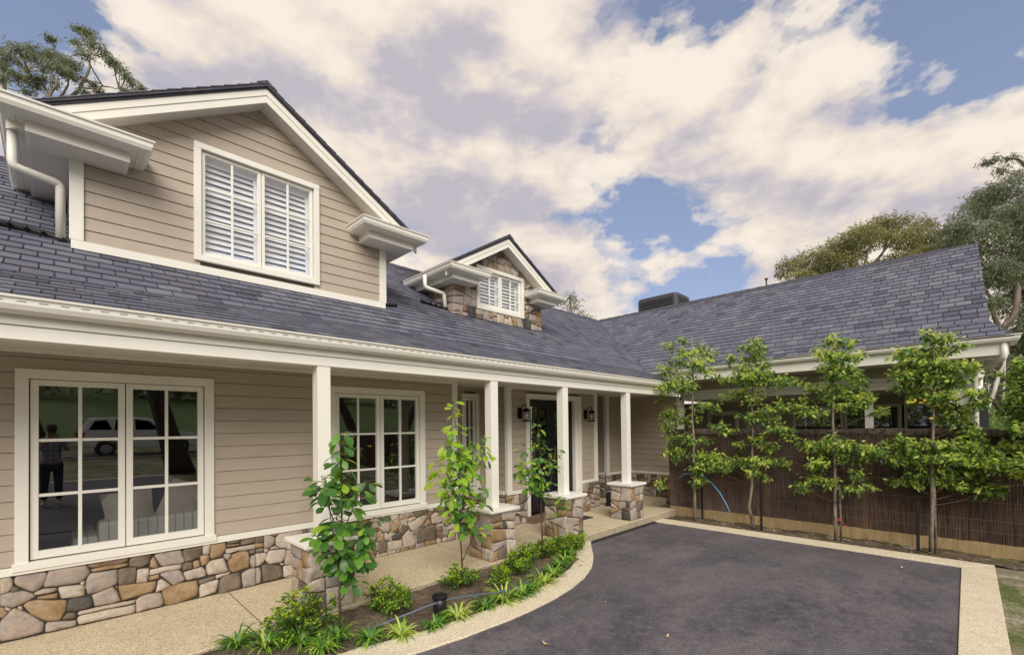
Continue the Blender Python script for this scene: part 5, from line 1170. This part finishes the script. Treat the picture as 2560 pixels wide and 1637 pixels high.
def limb(m, pts, d, r0, r1, n=7):
    P = [at(u_, v_, d=d if not isinstance(d, (list, tuple)) else d[i]) for i, (u_, v_) in enumerate(pts)]
    Q = [P[0]]
    for i in range(len(P)-1): Q += [P[i].lerp(P[i+1], .5)+Vector((rnd(-1, 1), rnd(-1, 1), rnd(-1, 1)))*r0*.5, P[i+1]]
    m.tube(Q, [r0+(r1-r0)*i/(len(Q)-1) for i in range(len(Q))], n); return Q
def farblobs(txt, d, dv, sc=1.0, o=(0, 0), dens=1.0):
    r = []
    for it in txt.split():
        X, Y, rx, ry = map(float, it.split(',')); dd = d+rnd(-dv, dv); c = at(o[0]+X/sc, o[1]+Y/sc, d=dd); pm = FPX/dd; rr = rx/sc/pm; r.append((c, rr, rr, ry/sc/pm, dens*max(.15, (rx/sc)*(ry/sc)/1200)))
    return r
def tree(label, limbs, blobs, mats, bark, per, size, asp=.3, droop=.7, tones=(.4, .4, .2), cl=8, spread=.28, name='gum_tree', group=None):
    root = plant(name, label, 'tree', group); m = MB()
    for pts, d, r0, r1 in limbs: limb(m, pts, d, r0, r1)
    m.build('trunk', bark, root, smooth=True)
    br = MB()
    ends = [at(*l[0][-1], d=l[1]) for l in limbs]+[at(*l[0][len(l[0])//2], d=l[1]) for l in limbs]
    for b in blobs:
        e = min(ends, key=lambda q: (q-b[0]).length); br.tube([e, e.lerp(b[0], .5)+Vector((0, 0, -.1)), b[0]], [.04, .03, .015], 4, cap=False)
        for _ in range(4): q = b[0]+Vector((rnd(-.7, .7)*b[1], rnd(-.7, .7)*b[2], rnd(-.7, .7)*b[3])); br.tube([b[0], q], [.018, .007], 3, cap=False)
    br.build('branches', bark, root, kind='stuff')
    m = MB(); leafcloud(m, blobs, per, size, asp, droop, tones, cl=cl, spread=spread); m.build('crown', mats, root, kind='stuff')
o1 = (0, 40)
cr = lambda l: [(x/4.053, 40+y/4.053) for x, y in l]
tree('airy gum tree rising behind the large dormer at the left edge', [
  (cr([(520, 1500), (500, 1100), (505, 880), (512, 780), (580, 600)]), 24, .20, .035), (cr([(505, 960), (560, 860), (640, 790), (690, 700), (690, 620)]), 24, .085, .025), (cr([(560, 960), (690, 860), (800, 760), (860, 640), (910, 520), (912, 440), (930, 390)]), 24, .11, .025),
  (cr([(840, 730), (960, 740), (1040, 710), (1110, 720), (1210, 745)]), 24, .045, .02), (cr([(500, 850), (430, 740), (330, 640), (240, 560)]), 24, .055, .02), (cr([(60, 1000), (40, 720), (30, 600)]), 24, .13, .05)],
  farblobs('200,340,100,50 300,310,80,40 110,420,90,60 350,400,90,60 480,380,80,40 560,410,110,55 700,480,100,70 600,510,110,60 800,130,50,30 900,180,80,50 950,280,100,50 780,260,70,40 1080,400,60,60 860,380,70,50 1140,460,40,30 1210,530,60,40 1280,610,60,50 1350,690,60,45 1445,740,35,25 1280,760,50,30 50,520,60,90 150,600,90,50 280,610,90,60 380,700,70,50 15,620,40,60 270,760,60,30 560,690,50,60 740,600,70,50 650,560,70,50 960,700,60,25 1020,780,50,25 880,780,60,30 0,340,30,30 440,620,60,50 470,520,80,50 530,235,45,25', 24, 1.5, 4.053, o1, 1.25),
  EUC, M_gum, 1300, .19, .24, .8, (.45, .42, .13), spread=.22)
tree('olive golden wattle tree behind the ridge of the right wing', [([(2140, 1100), (2135, 800), (2130, 700), (2120, 630)], 30, .3, .1), ([(2135, 780), (2150, 700), (2165, 650), (2180, 600)], 30, .15, .05), ([(2120, 700), (2090, 660), (2040, 640)], 30, .1, .04), ([(2150, 690), (2200, 640), (2240, 590)], 30, .1, .04), ([(2185, 720), (2195, 650), (2215, 610)], 30, .1, .04)],
  farblobs('1962,672,24,26 1985,660,30,20 2000,690,30,20 2030,645,42,22 2060,655,55,28 2045,685,50,22 2090,625,50,26 2120,605,45,24 2150,590,50,28 2100,655,50,26 2145,625,40,20 2185,568,50,22 2220,558,50,20 2250,570,50,25 2205,590,30,18 2260,600,45,25 2140,680,50,20 2070,700,60,16 2210,660,40,18 2290,590,50,30 2315,560,22,18 2300,640,50,30 2250,650,40,20 2330,610,40,40', 30, 2.0, 1, (0, 0), 1.6), EUCY, M_gum, 950, .21, .26, .6, (.38, .42, .20), spread=.24, name='wattle_tree')
tree('tall grey green gum with a forked trunk at the right edge', [([(2502, 1090), (2505, 940), (2503, 838)], 27, .30, .24), ([(2503, 838), (2485, 785), (2476, 742), (2458, 722)], 27, .16, .08), ([(2503, 838), (2535, 790), (2544, 740), (2535, 695), (2502, 672), (2488, 652)], 27, .20, .07), ([(2600, 470), (2560, 486), (2520, 512), (2468, 530)], 27, .08, .03), ([(2640, 900), (2620, 600), (2600, 470), (2572, 425), (2545, 398), (2510, 395)], 27, .25, .03), ([(2575, 440), (2520, 432), (2490, 420), (2465, 412)], 27, .035, .015), ([(2560, 640), (2480, 625), (2460, 628)], 27, .07, .02)],
  farblobs('2500,478,55,28 2455,495,40,26 2550,440,30,16 2425,535,45,32 2500,540,60,40 2395,570,35,26 2560,540,50,50 2370,605,40,30 2440,600,60,45 2350,640,40,30 2540,620,60,55 2500,680,50,40 2410,660,40,35 2560,700,50,60 2460,690,40,30 2530,760,50,40 2470,760,30,25 2560,840,40,50 2515,860,40,30 2545,910,40,40 2495,900,30,25 2470,940,30,25 2520,960,40,40 2480,990,35,25 2640,500,80,60 2640,650,80,80 2650,800,80,90 2700,400,80,60 2570,980,50,40 2475,400,20,6 2530,392,18,6 2500,424,18,6 2455,900,22,30 2440,940,22,25', 27, 2.2, 1, (0, 0), 1.5), EUC, M_gum, 1000, .21, .26, .8, (.40, .38, .22), spread=.26)
tree('small gum crown showing past the little dormer', [([(1425, 1000), (1425, 800), (1424, 740)], 34, .15, .05)], farblobs('1425,742,18,18 1440,758,14,14 1408,760,18,12 1430,768,20,10', 34, 1, 1, (0, 0), 3), EUC, M_gum, 260, .2, .26, .8, (.5, .4, .1))
tree('yellowish tree tip low beside the small gum crown', [([(1450, 1000), (1452, 800)], 38, .12, .05)], farblobs('1448,784,16,9 1468,792,18,8', 38, 1, 1, (0, 0), 3), EUCY, M_gum, 300, .2, .3, .6, (.3, .4, .3), name='wattle_tree')
root = plant('gum_sapling_clump', 'leaning white barked gum stems beyond the fence at the right', 'tree'); 
for pts, r_ in (([(2440, 1085), (2462, 1040), (2482, 985), (2500, 930), (2513, 895)], .06), ([(2452, 1085), (2472, 1020), (2492, 965), (2512, 905)], .055), ([(2506, 1085), (2508, 1000), (2512, 900)], .05), ([(2446, 1085), (2450, 1030), (2452, 1010)], .04)):
    m = MB(); limb(m, pts, 20, r_, r_*.7); m.build('stem', M_gumw, root, smooth=True)
root = plant('crooked_tree', 'dark crooked bare tree stem among the white gum stems', 'tree')
m = MB(); limb(m, [(2530, 1085), (2512, 1058), (2505, 1030), (2488, 1008), (2466, 992), (2448, 985)], 18, .10, .05); m.build('trunk', M_darkbark, root, smooth=True)
def bush(label, txt, d, mats, per, size, tones):
    root = plant('bush', label, 'bush', 'bushes beyond the fence'); m = MB(); bl = farblobs(txt, d, .6, 1, (0, 0), 2)
    b = MB(); g0 = min(q[0].z for q in bl)
    for q in bl: b.tube([Vector((q[0].x, q[0].y, -.15)), q[0]], [.03, .01], 4, cap=False)
    b.build('stems', M_twig, root, kind='stuff'); leafcloud(m, bl, per, size, .4, .2, tones, cl=6, spread=.12); m.build('crown', mats, root, kind='stuff')
bush('bright lime bush behind the fence at the right edge', '2530,1040,30,26 2550,1015,28,24 2510,1055,24,14 2560,1050,30,30', 16, UND, 420, .09, (.2, .4, .4))
bush('lime green bush between the white gum stems', '2460,1020,18,14 2478,1040,16,14 2490,1015,14,10', 24, UND, 420, .10, (.2, .4, .45))
bush('low brownish bush hugging the top of the fence', '2452,1060,20,14 2480,1065,24,12 2440,1050,14,20', 14, UND, 400, .07, (.5, .1, .2))
# masses of trees all round, far off
m = MB(); bl = []
for k_ in range(150):
    a = rnd(0, 2*pi); R_ = rnd(60, 95); x, y = R_*cos(a), R_*sin(a); hgt = rnd(4, 9.5)
    if y < -10 and -35 < x < 60 and False: continue
    z0 = gz(x, y)
    for j in range(3): bl.append((Vector((x+rnd(-3, 3), y+rnd(-3, 3), z0+hgt*(.3+.25*j))), rnd(3, 5), rnd(3, 5), hgt*.28, 1))
leafcloud(m, bl, 170, .95, .5, .3, (.5, .4, .1), cl=5, spread=.9); m.build('distant_trees', EUC, kind='stuff')
m = MB(); bl = []
for k_ in range(46):
    y = rnd(-14, 16); x = rnd(24, 34); hgt = rnd(1.2, 3.4)
    for j in range(2): bl.append((Vector((x, y, hgt*(.25+.5*j))), rnd(1, 1.8), rnd(1, 1.8), hgt*.4, 1))
leafcloud(m, bl, 150, .22, .4, .3, (.45, .4, .15), cl=5, spread=.35); m.build('garden_thicket', UND, kind='stuff')

# ================================================================== BEHIND THE CAMERA, SEEN IN THE WINDOW PANES
def backtree(label, x, y, lean, r_, h_):
    root = plant('gum_tree', label, 'tree', 'gum trees mirrored in the windows'); z0 = gz(x, y)-.1; m = MB()
    p = [Vector((x, y, z0)), Vector((x+lean*.25, y, z0+h_*.2)), Vector((x+lean*.6, y, z0+h_*.5)), Vector((x+lean, y, z0+h_))]
    m.tube(p, [r_*1.5, r_, r_*.8, r_*.35], 9); e = []
    for k_ in range(6): a = k_*1.1; q = p[2].lerp(p[3], k_/6)+Vector((cos(a)*1.8, sin(a)*1.8, 1.2)); m.tube([p[2].lerp(p[3], k_/6), q], [r_*.3, r_*.1], 5); e.append(q)
    m.build('trunk', M_darkbark, root, smooth=True); m = MB(); leafcloud(m, [(q, 1.2, 1.2, .8, 1) for q in e], 90, .26, .26, .8, (.5, .4, .1), cl=8, spread=.3); m.build('crown', EUC, root, kind='stuff')
backtree('dark gum trunk mirrored in the right half of the left window', 3.1, -8.0, -1.5, .30, 7.5)
backtree('forked gum mirrored in the second window', 12.5, -13, -3.2, .26, 8)
backtree('slim gum mirrored at the top of the left window', -.6, -24, -1.5, .25, 9)
backtree('leaning gum mirrored high in the second window', 19, -20, 3, .28, 9)
# parked car
car = empty('parked_car', (0, 0, 0), label='white estate four wheel drive mirrored in the left window', cat='car')
cx0, cy0, cz0 = 3.1, -18.6, gz(0, -18.6)-.02
M_carw = flat('white_car_paint', (.80, .80, .80), .25); M_cart = flat('tyre_rubber', (.02, .02, .02), .8); M_carg = flat('tinted_car_glass', (.02, .022, .025), .05, 1.0); M_rim = flat('alloy_rim', (.45, .45, .46), .3, metal=.8); M_tail = flat('red_tail_lamp', (.45, .02, .015), .15); M_lamp = flat('clear_lamp', (.7, .7, .72), .1)
FC_ = lambda u, v, w: (cx0+u, cy0+w, cz0+v)
def loft(m, prof, ws, mi=0):                                        # side outline at several half widths, convex flanks
    n = len(prof); cu = sum(p[0] for p in prof)/n; cv = sum(p[1] for p in prof)/n; vs = []
    for w_, s_ in ws: vs += [FC_(cu+(p[0]-cu)*s_, cv+(p[1]-cv)*s_, w_) for p in prof]
    fs = [(j*n+i, j*n+(i+1) % n, (j+1)*n+(i+1) % n, (j+1)*n+i) for j in range(len(ws)-1) for i in range(n)]+[tuple(range(n))[::-1], tuple(range((len(ws)-1)*n, len(ws)*n))]
    m.add(vs, fs, mi)
body = [(-2.35, .55), (-2.42, .75), (-2.40, 1.05), (-2.30, 1.20), (1.10, 1.20), (1.55, 1.17), (2.20, 1.05), (2.38, .85), (2.40, .50), (2.25, .42), (1.95, .42), (1.88, .66), (1.66, .82), (1.40, .82), (1.18, .66), (1.10, .42), (-.95, .40), (-1.03, .66), (-1.25, .82), (-1.51, .82), (-1.73, .66), (-1.80, .45)]
m = MB(); loft(m, body, ((-.93, .97), (-.90, 1), (.90, 1), (.93, .97))); m.build('body', M_carw, car, bevel=.03)
cab = [(-2.28, 1.19), (-2.02, 1.78), (-1.75, 1.86), (-.3, 1.90), (.35, 1.80), (1.12, 1.19)]
m = MB(); loft(m, cab, ((-.80, .90), (-.72, 1), (.72, 1), (.80, .90))); m.build('cabin', M_carw, car, bevel=.03)
m = MB(); m.prism([(-2.30, 1.80), (-2.02, 1.86), (-1.80, 1.87), (-1.9, 1.80)], -.66, .66, FC_); m.build('roof_spoiler', M_carw, car)
for a, b, c_, d_ in (((-2.0, 1.27), (-1.78, 1.70), (-1.35, 1.74), (-1.15, 1.27)), ((-1.08, 1.26), (-1.02, 1.76), (-.42, 1.78), (-.36, 1.26)), ((-.28, 1.26), (-.33, 1.78), (.22, 1.70), (.72, 1.27))):
    for sg in (-1, 1): m = MB(); m.prism([a, b, c_, d_], sg*.742, sg*.80, FC_); m.build('side_window', M_carg, car)
for x in (1.53, -1.38):
    for sg in (-1, 1):
        m = MB(); m.tube([FC_(x, .36, sg*.68), FC_(x, .36, sg*.92)], .36, 20); wh = m.build('wheel', M_cart, car, bevel=.03); m = MB(); m.tube([FC_(x, .36, sg*.90), FC_(x, .36, sg*.935)], .22, 16); m.build('rim', M_rim, wh)
for sg in (-1, 1):
    m = MB(); m.prism([(-2.43, .88), (-2.43, 1.14), (-2.30, 1.20), (-2.10, 1.15), (-2.18, .90)], sg*.72, sg*.945, FC_); m.build('tail_lamp', M_tail, car); m = MB(); m.prism([(2.30, .80), (2.41, .84), (2.24, 1.02), (2.0, 1.0)], sg*.66, sg*.94, FC_); m.build('headlight', M_lamp, car)
m = MB(); m.box(-14, 16, -16.6, -16.2, gz(0, -16.4)-.15, gz(0, -16.4)+.10); m.build('road_kerb', M_concside, kind='structure')
m = MB(); m.box(-30, 30, -22.5, -16.6, gz(0, -17)-.5, gz(0, -19.5)-.06); m.build('road', M_asph, kind='structure')
m = MB(); m.prism([(-8, -7.0), (2.5, -7.0), (2.5, -7.32), (-8, -7.32)], -.1, gz(0, -7.1)+.035, lambda u, v, w: (u, v, w)); m.build('driveway_back_kerb', M_kerb, kind='structure')

# photographer, mirrored in the left window
def person():
    root = empty('person', (0, 0, 0), label='person in a checked shirt and dark trousers raising a camera, mirrored in the left window', cat='person')
    px_, py_ = -.05, -2.62; g = gz(px_, py_)+.02
    def skin(name, joints, mats, sub=2):
        """joints: list of (parent index, position, radius)"""
        me = bpy.data.meshes.new(name); me.from_pydata([(px_+p[0], py_+p[1], g+p[2]) for _, p, r in joints], [(a, i) for i, (a, p, r) in enumerate(joints) if a is not None], [])
        for m_ in mats: me.materials.append(m_)
        o = bpy.data.objects.new(name, me); COL.objects.link(o); o.parent = root
        sk = o.modifiers.new('skin', 'SKIN'); sk.use_smooth_shade = True
        for i, (a, p, r) in enumerate(joints):
            d = me.skin_vertices[0].data[i]; d.radius = (r, r) if not isinstance(r, tuple) else r; d.use_root = i == 0
        sb = o.modifiers.new('sub', 'SUBSURF'); sb.levels = sub; sb.render_levels = sub
        return o
    Mskin = flat('skin', (.42, .24, .17), .55)
    # the body: pelvis, spine, neck, head, arms raised to the camera, legs
    J = [(None, (0, 0, .92), (.145, .105)), (0, (0, 0, 1.10), (.135, .10)), (1, (0, .0, 1.30), (.165, .11)), (2, (0, -.01, 1.43), (.12, .08)), (3, (0, .02, 1.52), .052), (4, (0, .035, 1.58), (.066, .075)), (5, (0, .04, 1.68), (.073, .088)), (6, (0, .03, 1.74), (.05, .06)),
         (3, (.185, 0, 1.40), .052), (8, (.25, .12, 1.18), .042), (9, (.12, .30, 1.42), .034), (10, (.065, .325, 1.55), .026), (3, (-.185, 0, 1.40), .052), (12, (-.23, .14, 1.17), .042), (13, (-.09, .34, 1.38), .034), (14, (-.045, .40, 1.50), .026),
         (0, (.10, 0, .84), .088), (16, (.105, .01, .48), .058), (17, (.11, -.01, .10), .040), (18, (.115, .10, .045), .036), (19, (.12, .19, .035), .028), (0, (-.10, 0, .84), .088), (21, (-.11, .02, .48), .058), (22, (-.12, .0, .10), .040), (23, (-.13, .11, .045), .036), (24, (-.14, .20, .035), .028)]
    skin('body', J, [Mskin])
    def b_chk(t):
        g_ = geo(t); s = t.add('ShaderNodeSeparateXYZ', {0: g_}); a = t.math('GREATER_THAN', t.math('FRACT', t.math('MULTIPLY', s.outputs[0], 11)), .6); b = t.math('GREATER_THAN', t.math('FRACT', t.math('MULTIPLY', s.outputs[2], 11)), .6)
        out(t, prin(t, t.mix(t.math('MULTIPLY', t.math('ADD', a, b), .45), (.42, .42, .46), (.10, .11, .17)), .9))
    Msh, Mtr = mat('checked_shirt_cloth', b_chk), flat('dark_trouser_cloth', (.035, .037, .05), .9)
    skin('shirt', [(None, (0, 0, .86), (.165, .125)), (0, (0, 0, 1.10), (.160, .125)), (1, (0, 0, 1.30), (.182, .128)), (2, (0, -.01, 1.43), (.13, .092)), (3, (0, .015, 1.495), .062), (3, (.185, 0, 1.40), .070), (5, (.242, .10, 1.22), .062), (3, (-.185, 0, 1.40), .070), (7, (-.225, .115, 1.21), .062)], [Msh])
    skin('trousers', [(None, (0, 0, .90), (.155, .115)), (0, (.10, 0, .84), .100), (1, (.105, .01, .48), .076), (2, (.11, -.01, .13), .066), (0, (-.10, 0, .84), .100), (4, (-.11, .02, .48), .076), (5, (-.12, 0, .13), .066)], [Mtr])
    m = MB(); m.lathe((px_, py_+.025, g+1.665), [(.078, 0), (.086, .03), (.078, .07), (.055, .098), (.02, .108)], 12); m.build('hair', flat('grey_brown_hair', (.10, .075, .06), .9), root, smooth=True)
    H0 = Vector((px_, py_+.125, g+1.655)); m = MB()
    m.tube([H0, H0+Vector((0, .03, -.035))], [.011, .015], 6); m.build('nose', Mskin, root, smooth=True)
    for s_ in (-1, 1):
        m = MB(); m.lathe((px_+s_*.030, py_+.118, g+1.66), [(.004, -.006), (.010, 0), (.004, .006)], 8); m.build('eye', M_black, root); m = MB(); m.tube([(px_+s_*.080, py_+.03, g+1.62), (px_+s_*.088, py_+.02, g+1.66), (px_+s_*.082, py_+.03, g+1.685)], .010, 6); m.build('ear', Mskin, root, smooth=True)
    m = MB(); m.tube([(px_-.022, py_+.122, g+1.59), (px_, py_+.130, g+1.588), (px_+.022, py_+.122, g+1.59)], .005, 6); m.build('mouth', flat('lips', (.35, .13, .11), .6), root)
    for s_, wx, wy, wz in ((1, .065, .325, 1.55), (-1, -.045, .40, 1.50)):                  # hands that close on the camera
        for k_ in range(4):
            b = Vector((px_+wx+s_*.004, py_+wy+.012*k_-.015, g+wz+.015+.013*(k_-1.5))); L_ = (.9, 1.05, 1.0, .78)[k_]
            J2 = [(None, (b.x-px_, b.y-py_, b.z-g), .011), (0, (b.x-px_-s_*.006, b.y-py_+.032*L_, b.z-g+.028), .0095), (1, (b.x-px_-s_*.026*L_, b.y-py_+.040, b.z-g+.046), .0085), (2, (b.x-px_-s_*.044*L_, b.y-py_+.034, b.z-g+.050), .0075)]
            skin('finger', J2, [Mskin], 1)
        skin('thumb', [(None, (wx, wy-.015, wz), .013), (0, (wx-s_*.022, wy-.028, wz+.030), .0105), (1, (wx-s_*.034, wy-.022, wz+.055), .009)], [Mskin], 1)
    cam_ = empty('camera_body', (0, 0, 0), label='black camera held up to the face of the mirrored person', cat='camera')
    c = Vector((px_+.005, py_+.365, g+1.625)); m = MB(); m.box(c.x-.065, c.x+.065, c.y-.035, c.y+.03, c.z-.045, c.z+.045); m.box(c.x-.025, c.x+.025, c.y-.03, c.y+.02, c.z+.045, c.z+.068); m.build('casing', M_black, cam_, bevel=.006)
    m = MB(); m.tube([(c.x, c.y+.03, c.z), (c.x, c.y+.13, c.z)], [.036, .040], 16); m.build('lens', M_blackpipe, cam_, smooth=False)
person()
